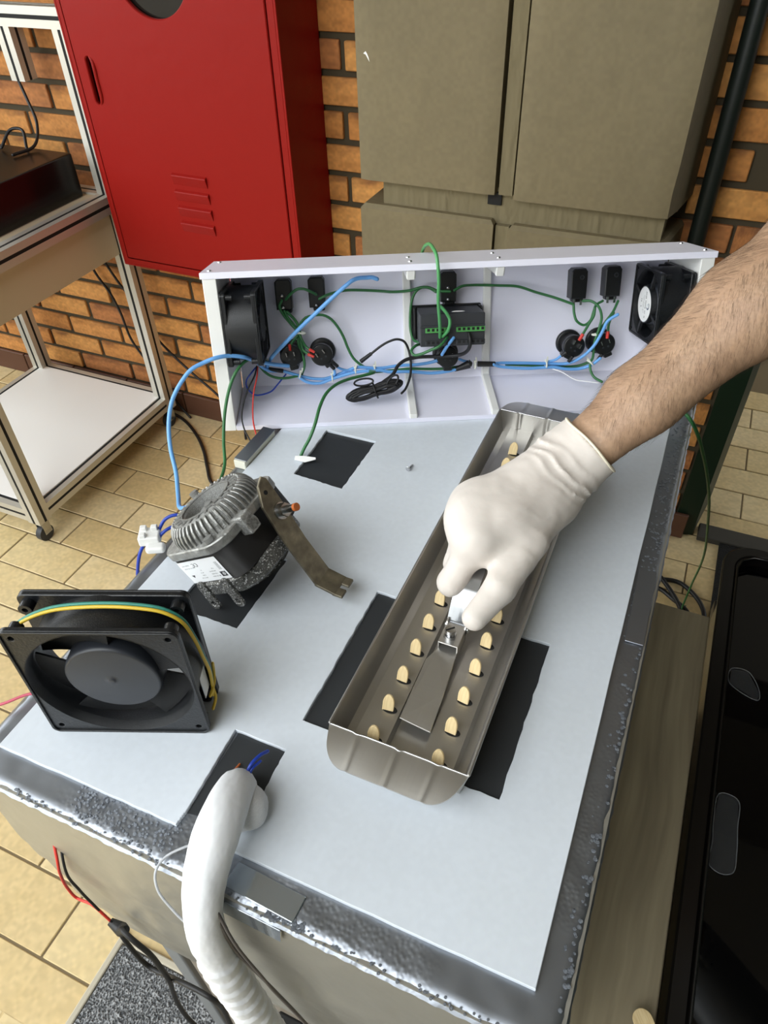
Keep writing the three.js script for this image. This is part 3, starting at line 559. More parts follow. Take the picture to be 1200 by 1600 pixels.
{
  const g = onBack('temperature_controller', 'black temperature controller with green terminal blocks', 'controller', 0.265, 0.0685, 0);
  part('bezel', box(0.081, 0.04, 0.006, 0, 0, 0.003, 0.0015), M.blackPlastic, g);
  for (const x of [-0.0385, 0.0385]) part('bracket', box(0.003, 0.036, 0.012, x, 0.001, 0.011, 0.001), M.blackPlastic, g);
  part('housing', join([box(0.0725, 0.0355, 0.056, 0, 0, 0.034, 0.0012), box(0.0725, 0.0022, 0.0035, 0, 0.0045, 0.0615)]), M.greyPlastic, g);
  const row = (y, x0, n, mat) => { const b = part('terminal_block', box(n * 0.0052 + 0.001, 0.0052, 0.0028, x0 + n * 0.0026, y, 0.0632, 0.0004), mat, g); part('socket', join(Array.from({ length: n }, (_, i) => box(0.003, 0.003, 0.0008, x0 + 0.0028 + i * 0.0052, y + 0.0006, 0.0645))), M.dark, b); };
  row(0.0005, -0.03, 5, M.terminalGreen); row(0.0005, 0.0045, 6, M.terminalGreen);
  row(-0.0135, -0.03, 5, M.greyPlastic); row(-0.0135, 0.0045, 6, M.greyPlastic);
  part('sealant_smear', new THREE.SphereGeometry(0.0045, 12, 8).scale(1.7, 0.2, 0.45).translate(0.008, 0.0178, 0.048), M.whiteRib, g);
}

// ---------------------------------------------------------------- axial fans
function fanInto(t, S, D, label, blades = 5, turn = 0.22, short = 1) {
  const R = S * 0.481, h = D / 2, hub = S * 0.285;
  const plate = (z) => { const s = roundRect(S, S, S * 0.05); const c = new THREE.Path(); c.absarc(0, 0, R, 0, 2 * Math.PI); s.holes.push(c); for (const [a, b] of [[1, 1], [1, -1], [-1, 1], [-1, -1]]) { const q = new THREE.Path(); q.absarc(a * S * 0.435, b * S * 0.435, S * 0.018, 0, 2 * Math.PI); s.holes.push(q); } return extrude(s, 0.0042, 0.0006, 40).translate(0, 0, z); };
  const lip = (z) => { const s = roundRect(S, S, S * 0.05); s.holes.push(roundRect(S - 0.004, S - 0.004, S * 0.035, 0, 0, THREE.Path)); return extrude(s, 0.0016, 0.0003, 8).translate(0, 0, z); };
  const ring = new THREE.LatheGeometry([[R + 0.0022, -h + 0.002], [R + 0.0022, h - 0.002], [R - 0.0002, h - 0.001], [R - 0.0016, h - 0.008], [R - 0.0016, -h + 0.006], [R, -h + 0.001], [R + 0.0022, -h + 0.002]].map(([r, y]) => new THREE.Vector2(r, y)), 72).rotateX(Math.PI / 2);
  const posts = [[1, 1], [1, -1], [-1, 1], [-1, -1]].map(([a, b]) => { const s = new THREE.Shape(); s.absarc(0, 0, S * 0.04, 0, 2 * Math.PI); const q = new THREE.Path(); q.absarc(0, 0, S * 0.018, 0, 2 * Math.PI); s.holes.push(q); return extrude(s, 0.011, 0, 12).translate(a * S * 0.435, b * S * 0.435, h - 0.0125); });
  const posts2 = posts.map((g) => g.clone().translate(0, 0, -D + 0.014));
  part('frame', join([plate(h - 0.0055), plate(-h + 0.0013), lip(h - 0.0016), lip(-h), ring, ...posts, ...posts2]), M.fanPlastic, t);
  const rotor = part('rotor', new THREE.LatheGeometry([[0, h - 0.0042], [S * 0.02, h - 0.0042], [S * 0.022, h - 0.0052], [S * 0.05, h - 0.0054], [hub * 0.93, h - 0.0062], [hub * 0.985, h - 0.0074], [hub, h - 0.01], [hub, -h + 0.007], [0, -h + 0.007]].map(([r, y]) => new THREE.Vector2(r, y)), 64).rotateX(Math.PI / 2), M.hubPlastic, t);
  for (let b = 0; b < blades; b++) {
    const g = new THREE.BoxGeometry(1, 1, 1, 5, 10, 1), p = g.attributes.position, span = (2 * Math.PI / blades) * (b ? 1.22 : short), r0 = hub - 0.002, r1 = R - 0.0028;
    for (let i = 0; i < p.count; i++) { const r = r0 + (r1 - r0) * (p.getX(i) + 0.5), f = p.getY(i) + 0.5, a = b * 2 * Math.PI / blades + turn + f * span * (0.9 + 0.1 * (p.getX(i) + 0.5)); p.setXYZ(i, r * Math.cos(a), r * Math.sin(a), (0.5 - f) * (D - 0.016) * 0.6 + p.getZ(i) * 0.0016 + 0.001); }
    g.computeVertexNormals(); part('blade', g, M.fanPlastic, rotor);
  }
  part('motor_mount', join([cyl(hub * 0.92, hub * 0.92, 0.006, 0, 0, -h + 0.0035, 48, 'z'), ...[0, 1, 2, 3].map((k) => box(R - hub * 0.8, S * 0.05, 0.003, (R + hub * 0.8) / 2, 0, -h + 0.003).rotateZ(k * Math.PI / 2 + 0.42))]), M.fanPlastic, t);
  if (label) part('label', new THREE.CircleGeometry(hub * 0.86, 48).rotateY(Math.PI).translate(0, 0, -h + 0.0002), label, t);
}
const fanLabel = canvasMat(512, 512, (c, w, h) => {
  c.fillStyle = '#eeeeec'; c.fillRect(0, 0, w, h); c.save(); c.translate(w / 2, h / 2); c.rotate(Math.PI / 2);
  c.strokeStyle = '#1d3652'; c.lineWidth = 20; c.beginPath(); c.arc(0, -140, 46, -2.6, 0.9); c.stroke(); c.strokeStyle = '#8aa2b8'; c.lineWidth = 8; c.beginPath(); c.arc(6, -134, 26, 0.4, 3.2); c.stroke();
  c.fillStyle = '#151515'; c.textAlign = 'center'; c.font = 'bold 44px sans-serif'; c.fillText('ZO38  HHHB  AC  N', 0, -30);
  c.font = '24px sans-serif'; c.fillText('AC 220V  50/60Hz  0.08A', 0, 26); c.fillText('BALL BEARING  HB', 0, 60); c.font = 'bold 46px sans-serif'; c.fillText('CE', -40, 140); c.beginPath(); c.arc(50, 124, 12, 0, 7); c.fill(); c.restore();
});
{
  const t = thing('cooling_fan', 'large black axial fan standing upright on the white sheet', 'fan', [-0.3086, TOP + 0.06, -0.2056], rad(21.9));
  fanInto(t, 0.12, 0.038, null, 5, rad(-62), 0.55);
  const a = [[-0.057, 0.05, 0.010], [-0.048, 0.0555, 0.006], [-0.03, 0.0605, 0.001], [0, 0.063, -0.001], [0.028, 0.062, -0.001], [0.046, 0.0575, -0.001], [0.056, 0.048, -0.001], [0.0608, 0.03, -0.001], [0.0625, 0.008, -0.002], [0.0632, -0.012, -0.004], [0.0618, -0.032, -0.004], [0.0605, -0.042, -0.003]];
  part('earth_wire', tubeOf(a, 0.0013, 60, 8), M.yellow, t);
  part('earth_wire', tubeOf(a.map(([x, y, z]) => [x * 0.99, y + (x > 0.058 ? 0 : 0.0004), z - 0.0026]), 0.0013, 60, 8), M.teal, t);
  part('rating_plate', box(0.0006, 0.026, 0.012, 0.0592, -0.018, 0.001), M.paper, t);
  part('wire_twist', join([tubeOf([[0.0605, -0.036, 0.002], [0.063, -0.03, -0.006], [0.0625, -0.024, -0.012], [0.0635, -0.014, -0.012]], 0.0012, 20, 6), tubeOf([[0.0605, -0.05, 0.004], [0.0625, -0.044, -0.002], [0.061, -0.036, -0.006]], 0.0012, 20, 6)]), M.yellow, t);
}
{
  const mk = (label, u, y, w, turnIn) => { const t = thing('cooling_fan', label, 'fan', [0, 0, 0]); t.quaternion.copy(conQ).multiply(new THREE.Quaternion().setFromAxisAngle(V(1, 0, 0), rad(-15))).multiply(new THREE.Quaternion().setFromAxisAngle(V(0, 1, 0), turnIn)); t.position.copy(con(u, y, w)); return t; };
  fanInto(mk('small black fan inside the left end of the console', 0.0352, 0.102, 0.062, -Math.PI / 2), 0.079, 0.038, null, 5);
  fanInto(mk('small black fan with round white label inside the right console end', LEN - 0.0352, 0.1, 0.0685, Math.PI / 2), 0.079, 0.038, fanLabel, 5);
}

const WIRE = {   // routes inside the console: along it, up its back wall and out from that wall, in millimetres
  GREEN_12: [[79, 104, 22], [86, 111, 30], [94, 116, 34], [101, 116, 34], [107, 113, 30], [114, 108, 22]],
  GREEN_23: [[117, 103, 22], [123, 106, 24], [135, 109, 20], [149, 110, 12], [167, 109, 10], [190, 107, 10], [201, 106, 12], [222, 107, 14], [234, 110, 16], [243, 110, 18], [253, 106, 20], [267, 105, 22]],
  GREEN_34: [[272, 106, 22], [281, 110, 20], [293, 110, 14], [310, 109, 12], [325, 108, 12], [347, 106, 12], [368, 99, 14], [388, 93, 18], [410, 85, 22]],
  GREEN_LOOP: [[251, 105, 20], [244, 109, 16], [237, 110, 14], [230, 107, 14], [225, 100, 14], [222, 88, 14], [221, 63, 16], [224, 52, 22], [230, 50, 30], [230, 51, 45], [223, 52, 60], [218, 48, 66], [221, 44, 70], [228, 45, 72], [239, 50, 76], [248, 54, 78], [254, 58, 74], [259, 61, 64]],
  GREEN_TALL: [[251, 61, 62], [249, 79, 78], [246, 105, 92], [246, 125, 99], [245, 141, 100], [244, 151, 96], [242, 157, 80], [241, 159, 50], [239, 155, 20], [239, 148, -10], [239, 139, -30]],
  GREEN_SHORT: [[253, 92, 35], [255, 91, 55], [258, 87, 70], [260, 82, 76], [260, 76, 76], [258, 69, 72], [254, 62, 63]],
  G_A: [[76, 91, 22], [79, 84, 22], [85, 75, 20], [90, 67, 20], [89, 56, 22], [91, 46, 24], [94, 37, 26], [94, 27, 24], [90, 17, 20]],
  G_B: [[74, 103, 22], [71, 97, 24], [74, 88, 22], [82, 76, 20], [90, 67, 24], [94, 58, 28], [99, 51, 34], [104, 48, 36]],
  G_C: [[79, 90, 22], [88, 79, 20], [91, 71, 22], [92, 60, 24], [95, 47, 30], [103, 42, 34]],
  G_D: [[91, 65, 22], [86, 60, 24], [82, 56, 26], [79, 51, 28]],
  GREEN_MAIN: [[91, 66, 20], [92, 74, 22], [99, 82, 20], [108, 84, 18], [119, 84, 16], [128, 79, 14], [136, 69, 14], [142, 57, 14], [146, 45, 14], [152, 32, 14], [160, 24, 14], [170, 18, 16], [175, 15, 16], [196, 16, 18], [219, 17, 18], [246, 15, 16], [265, 15, 16], [282, 17, 16]],
  G_E: [[41, 41, 40], [43, 30, 30], [50, 20, 26], [61, 15, 26], [73, 14, 24], [86, 15, 20]],
  BLUE_FREE: [[50, 28, 26], [52, 33, 30], [59, 43, 40], [73, 57, 50], [94, 76, 56], [113, 92, 60], [131, 107, 62], [150, 122, 64], [156, 126, 64], [163, 128, 62], [172, 128, 60], [178, 128, 60], [183, 126, 60]],
  B_1: [[41, 40, 45], [46, 30, 34], [53, 24, 26], [68, 22, 22], [78, 18, 20], [90, 14, 20], [102, 11, 20], [116, 10, 20], [129, 13, 20], [143, 18, 20], [156, 22, 20], [169, 21, 20], [179, 20, 20], [188, 20, 20], [207, 22, 20], [226, 22, 20], [244, 24, 20], [257, 28, 24]],
  B_2: [[87, 14, 24], [96, 8, 24], [111, 6, 24], [124, 10, 24], [139, 14, 24], [153, 17, 24], [169, 18, 24], [185, 18, 24], [192, 16, 24], [218, 15, 24], [245, 12, 24], [262, 13, 24], [281, 16, 22]],
  B_3: [[130, 30, 30], [134, 24, 26], [141, 20, 22], [150, 18, 20]],
  B_4: [[127, 26, 30], [129, 22, 28], [129, 16, 24], [125, 13, 22]],
  B_5: [[266, 60, 64], [263, 57, 66], [259, 50, 60], [255, 38, 45]],
  B_6: [[278, 27, 24], [284, 24, 20], [292, 22, 20]],
  B_7: [[320, 19, 20], [327, 19, 18], [353, 18, 18], [384, 16, 18], [409, 16, 22], [422, 24, 30], [434, 38, 36], [442, 54, 38], [447, 67, 40], [457, 74, 42]],
  B_8: [[319, 19, 24], [326, 16, 22], [359, 12, 22], [392, 12, 22], [408, 9, 22], [425, 9, 22], [437, 14, 26], [445, 22, 30]],
  B_9: [[399, 27, 28], [394, 21, 22], [386, 18, 18]],
  G_R0: [[336, 16, 14], [372, 13, 14], [410, 10, 14], [424, 11, 16], [436, 16, 20]],
  GR_1: [[411, 84, 22], [412, 74, 24], [415, 66, 26], [424, 61, 26], [431, 66, 26], [434, 76, 26], [437, 83, 24], [445, 87, 22]],
  GR_2: [[422, 88, 22], [430, 88, 26], [438, 82, 30], [442, 70, 32], [440, 57, 32], [436, 41, 32], [436, 23, 30], [435, 17, 26], [435, 8, 28], [439, 0, 32], [446, -4, 40]],
  GR_3: [[435, 80, 26], [434, 72, 28], [428, 62, 30], [419, 49, 34]],
  GR_4: [[463, 86, 22], [456, 75, 28], [448, 65, 30], [443, 56, 28], [440, 49, 26]],
  GR_5: [[457, 74, 28], [452, 63, 30], [450, 53, 34]],
  WHITE: [[391, 10, 22], [401, 7, 30], [414, 0, 40], [425, -1, 46], [438, -2, 52]],
  PROBE: [[161, 31, 30], [173, 40, 34]],
  PROBE_W: [[173, 40, 34], [185, 49, 36], [195, 54, 36], [204, 56, 36], [212, 53, 36], [217, 43, 36], [219, 28, 40], [217, 15, 50], [211, 3, 58], [206, -1, 62]],
  SENS_W: [[283, 64, 64], [284, 58, 68], [284, 51, 66], [282, 44, 60], [276, 38, 50], [266, 36, 44], [250, 35, 40], [226, 35, 40], [213, 33, 42], [204, 28, 46], [197, 19, 52], [184, 11, 58], [175, 4, 62]],
  THIN_K: [[41, 34, 45], [39, 26, 55], [32, 14, 65], [26, 0, 72], [23, -15, 80], [26, -27, 90], [33, -38, 100]],
  THIN_R: [[42, 33, 45], [41, 23, 55], [37, 9, 62], [35, -7, 70], [35, -21, 78], [38, -30, 90], [41, -37, 100]],
  THIN_B: [[40, 33, 45], [34, 27, 50], [28, 19, 50], [28, 11, 50], [35, 1, 46], [44, 0, 42], [54, 2, 36], [60, 7, 30], [66, 13, 26], [71, 18, 22]],
};
const wire = (key, r, n = 60, m = 8) => tubeOf(WIRE[key].map(([u, s, t]) => bk(u / 1000, s / 1000, t / 1000)), r, n, m);
{
  const t = thing('wire_harness', 'light blue and green wire bundle held by zip ties across the console', 'wires');
  for (const [k, r] of [['B_1', 0.0019], ['B_2', 0.0019], ['B_3', 0.0016], ['B_4', 0.0016], ['B_6', 0.0016], ['B_7', 0.0019], ['B_8', 0.0019], ['B_9', 0.0016]]) part('blue_wire', wire(k, r), M.blue, t);
  for (const k of ['GREEN_MAIN', 'G_A', 'G_B', 'G_C', 'G_D', 'G_E', 'G_R0']) part('green_wire', wire(k, 0.0016), M.green, t);
  const tie = (u, s, d, lean = 0) => { const g = part('zip_tie', join([new THREE.TorusGeometry(0.0042, 0.0011, 8, 18).rotateY(Math.PI / 2), box(0.0036, 0.003, 0.0036, 0, 0.0044, 0.001, 0.0006), box(0.0016, 0.005, 0.001, 0.001, 0.007, 0.002)]), M.tie, t); g.quaternion.copy(backQ); g.rotateZ(lean); g.position.copy(bk(u, s, d)); };
  for (const a of [[0.094, 0.066, 0.024, 1.4], [0.049, 0.036, 0.036, -0.8], [0.088, 0.0165, 0.022, -0.3], [0.126, 0.0115, 0.021], [0.154, 0.0185, 0.021], [0.177, 0.019, 0.02], [0.297, 0.019, 0.022], [0.383, 0.0155, 0.02], [0.435, 0.0165, 0.026, 0.8]]) tie(...a);
  const sl = (a, b, r0, r1, name = 'heat_shrink', mat = M.wireBlack) => part(name, join([taper(bk(...a), bk(...b), r0, r1)]), mat, t);
  sl([0.052, 0.026, 0.026], [0.068, 0.022, 0.022], 0.0024, 0.0026); sl([0.272, 0.014, 0.022], [0.29, 0.0205, 0.023], 0.0022, 0.0052); sl([0.289, 0.021, 0.023], [0.293, 0.02, 0.023], 0.005, 0.0026); sl([0.3, 0.02, 0.022], [0.321, 0.019, 0.022], 0.0034, 0.003);
  sl([0.127, 0.033, 0.032], [0.133, 0.026, 0.028], 0.0022, 0.0022); sl([0.124, 0.03, 0.032], [0.129, 0.0235, 0.029], 0.0022, 0.0022);
  sl([0.404, 0.031, 0.03], [0.399, 0.0265, 0.028], 0.0021, 0.0021); sl([0.412, 0.026, 0.03], [0.408, 0.019, 0.027], 0.0021, 0.0021); sl([0.447, 0.027, 0.03], [0.443, 0.019, 0.027], 0.0021, 0.0021);
  for (const [a, b] of [[[0.102, 0.049, 0.036], [0.108, 0.0455, 0.037]], [[0.1, 0.043, 0.034], [0.107, 0.04, 0.036]], [[0.079, 0.054, 0.028], [0.0795, 0.047, 0.03]]]) sl(a, b, 0.0019, 0.0014, 'red_sleeve', M.wireRed);
  const b5 = part('blue_wire', wire('B_5', 0.0019), M.blue, t); b5.userData.label = 'light blue wire plugged into the controller';
}
function taper(A, B, r0, r1) { const d = B.clone().sub(A), g = new THREE.CylinderGeometry(r1, r0, d.length(), 14); g.applyQuaternion(new THREE.Quaternion().setFromUnitVectors(V(0, 1, 0), d.clone().normalize())); return g.translate(...A.clone().add(B).multiplyScalar(0.5).toArray()); }
solo('jumper_wire', 'short dark green wire arching between the two switches by the left fan', 'wire', wire('GREEN_12', 0.0016, 30), M.green);
solo('jumper_wire', 'long dark green wire from the left switches to the switch above the controller', 'wire', wire('GREEN_23', 0.0016), M.green);
solo('jumper_wire', 'long dark green wire from the switch above the controller to the microswitches', 'wire', wire('GREEN_34', 0.0016), M.green);
solo('jumper_wire', 'green wire looping around the left side of the temperature controller', 'wire', wire('GREEN_LOOP', 0.0016, 110), M.green);
solo('jumper_wire', 'tall light green wire rising from the controller over the console top', 'wire', wire('GREEN_TALL', 0.0019, 80), M.greenLight);
solo('jumper_wire', 'short light green wire curving down over the controller housing', 'wire', wire('GREEN_SHORT', 0.0019), M.greenLight);
solo('jumper_wire', 'green wire looped between the two microswitch bodies', 'wire', wire('GR_1', 0.0015), M.green);
solo('jumper_wire', 'green wire falling from the microswitches behind the forearm', 'wire', wire('GR_2', 0.0016), M.green);
{
  const t = thing('jumper_wire', 'green wire with red sleeve on the button under the farther microswitch', 'wire');
  part('lead', wire('GR_3', 0.0015), M.green, t); part('red_sleeve', taper(bk(0.421, 0.052, 0.034), bk(0.4165, 0.045, 0.035), 0.0021, 0.0018), M.wireRed, t);
}
{
  const t = thing('jumper_wire', 'green wires with red sleeve on the button next to the right fan', 'wire');
  part('lead', wire('GR_4', 0.0015), M.green, t); part('lead', wire('GR_5', 0.0015), M.green, t); part('red_sleeve', taper(bk(0.45, 0.054, 0.034), bk(0.4495, 0.046, 0.035), 0.0021, 0.0018), M.wireRed, t);
  const z = part('zip_tie', new THREE.TorusGeometry(0.0034, 0.0012, 8, 16).rotateX(Math.PI / 2), M.tie, t); z.quaternion.copy(backQ); z.position.copy(bk(0.437, 0.05, 0.029));
}
solo('loose_wire', 'thick light blue wire rising free across the two left switches', 'wire', join([wire('BLUE_FREE', 0.0023, 90, 10), taper(bk(0.1825, 0.1262, 0.06), bk(0.1845, 0.125, 0.0602), 0.0012, 0.0012)]), M.blue);
solo('loose_wire', 'thin white wire lying below the blue bundle near the forearm', 'wire', wire('WHITE', 0.0007), M.wireWhite);
solo('loose_wire', 'thin black wire hanging out of the left console fan', 'wire', wire('THIN_K', 0.0009), M.wireBlack);
solo('loose_wire', 'thin red wire hanging out of the left console fan', 'wire', wire('THIN_R', 0.0009), M.wireRed);
solo('loose_wire', 'thin dark blue wire curling under the left console fan', 'wire', wire('THIN_B', 0.0009), M.navy);
solo('loose_wire', 'thick light blue wire looping out past the console left end to the motor', 'wire', tubeOf([[-0.409, 1.028, -0.6345], [-0.42, 1.036, -0.62], [-0.428, 1.046, -0.605], [-0.428, 1.058, -0.589], [-0.4285, 1.066, -0.579], [-0.439, 1.072, -0.567], [-0.448, 1.074, -0.555], [-0.458, 1.071, -0.546], [-0.467, 1.067, -0.535], [-0.474, 1.057, -0.523], [-0.48, 1.041, -0.509], [-0.478, 1.023, -0.493], [-0.468, 1.004, -0.475], [-0.454, 0.987, -0.459], [-0.431, 0.985, -0.43], [-0.405, 1.0, -0.402], [-0.378, 1.022, -0.388]], 0.0023, 110, 10), M.blue);
solo('loose_wire', 'green wire dropping from the console left end behind the motor', 'wire', tubeOf([[-0.425, 1.036, -0.62], [-0.432, 1.051, -0.605], [-0.43, 1.058, -0.587], [-0.431, 1.058, -0.573], [-0.434, 1.05, -0.561], [-0.438, 1.033, -0.551], [-0.439, 1.01, -0.538], [-0.43, 0.992, -0.517], [-0.418, 0.981, -0.497], [-0.406, 0.982, -0.47], [-0.388, 1.0, -0.435], [-0.366, 1.025, -0.41]], 0.0018, 70), M.green);
solo('loose_wire', 'green wire crossing the cooler edge and falling to the floor on the right', 'wire', tubeOf([[0.006, 0.998, -0.766], [0.018, 1.002, -0.756], [0.028, 1.005, -0.744], [0.038, 1.0, -0.738], [0.052, 0.97, -0.755], [0.067, 0.92, -0.792], [0.083, 0.86, -0.837], [0.105, 0.76, -0.914], [0.13, 0.62, -1.024], [0.158, 0.45, -1.15], [0.176, 0.3, -1.264], [0.187, 0.14, -1.362], [0.192, 0.012, -1.397], [0.2, 0.006, -1.42]], 0.0022, 120), M.green);
{
  const t = thing('loose_wire', 'green wire drooping out of the bundle to a taped end on the sheet', 'wire');
  part('lead', tubeOf([bk(0.17, 0.017, 0.02), V(-0.309, 1.028, -0.658), V(-0.317, 1.03, -0.644), V(-0.327, 1.032, -0.629), V(-0.334, 1.034, -0.611), V(-0.337, 1.033, -0.592), V(-0.335, 1.028, -0.571), V(-0.333, 1.018, -0.555), V(-0.335, 1.006, -0.544), V(-0.34, 0.995, -0.539), V(-0.3425, 0.9875, -0.534)], 0.0018, 90), M.green, t);
  part('tape_flag', extrude(shapeOf([[-0.012, -0.002], [0, -0.0042], [0.011, 0.0005], [0.0105, 0.003], [-0.002, 0.0038], [-0.0125, 0.003]]), 0.0009, 0.0002).rotateX(-1.25).rotateY(0.25).translate(-0.3335, 0.9885, -0.5285), M.paper, t);
}
{
  const t = thing('sensor_cable', 'coiled flat black sensor cable with probe lying in the console', 'cable');
  part('lead', wire('SENS_W', 0.0021, 90), M.wireBlack, t); part('lead', wire('PROBE_W', 0.0014, 70), M.wireBlack, t);
  part('probe', taper(bk(0.1735, 0.0405, 0.034), bk(0.161, 0.031, 0.03), 0.0021, 0.0026), M.wireBlack, t);
  for (let k = 0; k < 8; k++) {   // the turns of the coil
    const a = 0.033 - k * 0.0012 + between(-0.002, 0.002), b = 0.0088 - k * 0.0009 + between(-0.001, 0.001), dz = k * 0.0011, pts = [], off = between(-0.003, 0.003);
    for (let i = 0; i < 20; i++) { const th = i / 20 * 2 * Math.PI, waist = 1 - 0.35 * Math.exp(-((Math.cos(th) * a) ** 2) / 0.00016); const x = Math.cos(th) * a + off, y = Math.sin(th) * b * waist + between(-0.0005, 0.0005); const c = 0.34; pts.push(bk(0.1735 + x * Math.cos(c) - y * Math.sin(c), 0.002 + x * Math.sin(c) * 0.7 + y * Math.cos(c), 0.056 + dz + y * 0.2)); }
    part('turn', new THREE.TubeGeometry(new THREE.CatmullRomCurve3(pts, true), 60, 0.00165, 6, true), M.wireBlack, t);
  }
  for (const [u, s, w, h, ang] of [[0.163, 0.014, 0.011, 0.004, 0.1], [0.196, 0.013, 0.009, 0.0045, 0.9]]) { const pts = []; for (let i = 0; i < 12; i++) { const th = i / 12 * 2 * Math.PI, x = Math.cos(th) * w, y = Math.sin(th) * h; pts.push(bk(u + x * Math.cos(ang) - y * Math.sin(ang), s + x * Math.sin(ang) + y * Math.cos(ang), 0.062)); } part('turn', new THREE.TubeGeometry(new THREE.CatmullRomCurve3(pts, true), 40, 0.0012, 6, true), M.wireBlack, t); }
  const tie = part('tie', new THREE.TorusGeometry(0.0085, 0.0011, 6, 20).scale(1, 1.05, 0.9).rotateY(Math.PI / 2), M.wireBlack, t); tie.quaternion.copy(backQ); tie.rotateZ(0.3); tie.position.copy(bk(0.176, 0.003, 0.059));
}
solo('floor_cable', 'outer black cable loop on the tiles behind the cabinet', 'cable', tubeOf([[0.04, 0.007, -1.45], [0.093, 0.007, -1.477], [0.125, 0.007, -1.49], [0.173, 0.007, -1.497], [0.208, 0.007, -1.475], [0.236, 0.007, -1.439], [0.248, 0.007, -1.398], [0.24, 0.007, -1.34]], 0.006, 60), M.wireBlack);
solo('floor_cable', 'middle black cable loop on the tiles behind the cabinet', 'cable', tubeOf([[0.05, 0.007, -1.44], [0.089, 0.007, -1.451], [0.129, 0.007, -1.455], [0.165, 0.007, -1.433], [0.204, 0.007, -1.403], [0.22, 0.007, -1.364], [0.215, 0.007, -1.31]], 0.006, 60), M.wireBlack);
solo('floor_cable', 'short black cable crossing the green wire end on the tiles', 'cable', tubeOf([[0.1, 0.014, -1.52], [0.14, 0.018, -1.47], [0.18, 0.018, -1.41], [0.2, 0.014, -1.36], [0.21, 0.007, -1.33]], 0.006, 40), M.wireBlack);

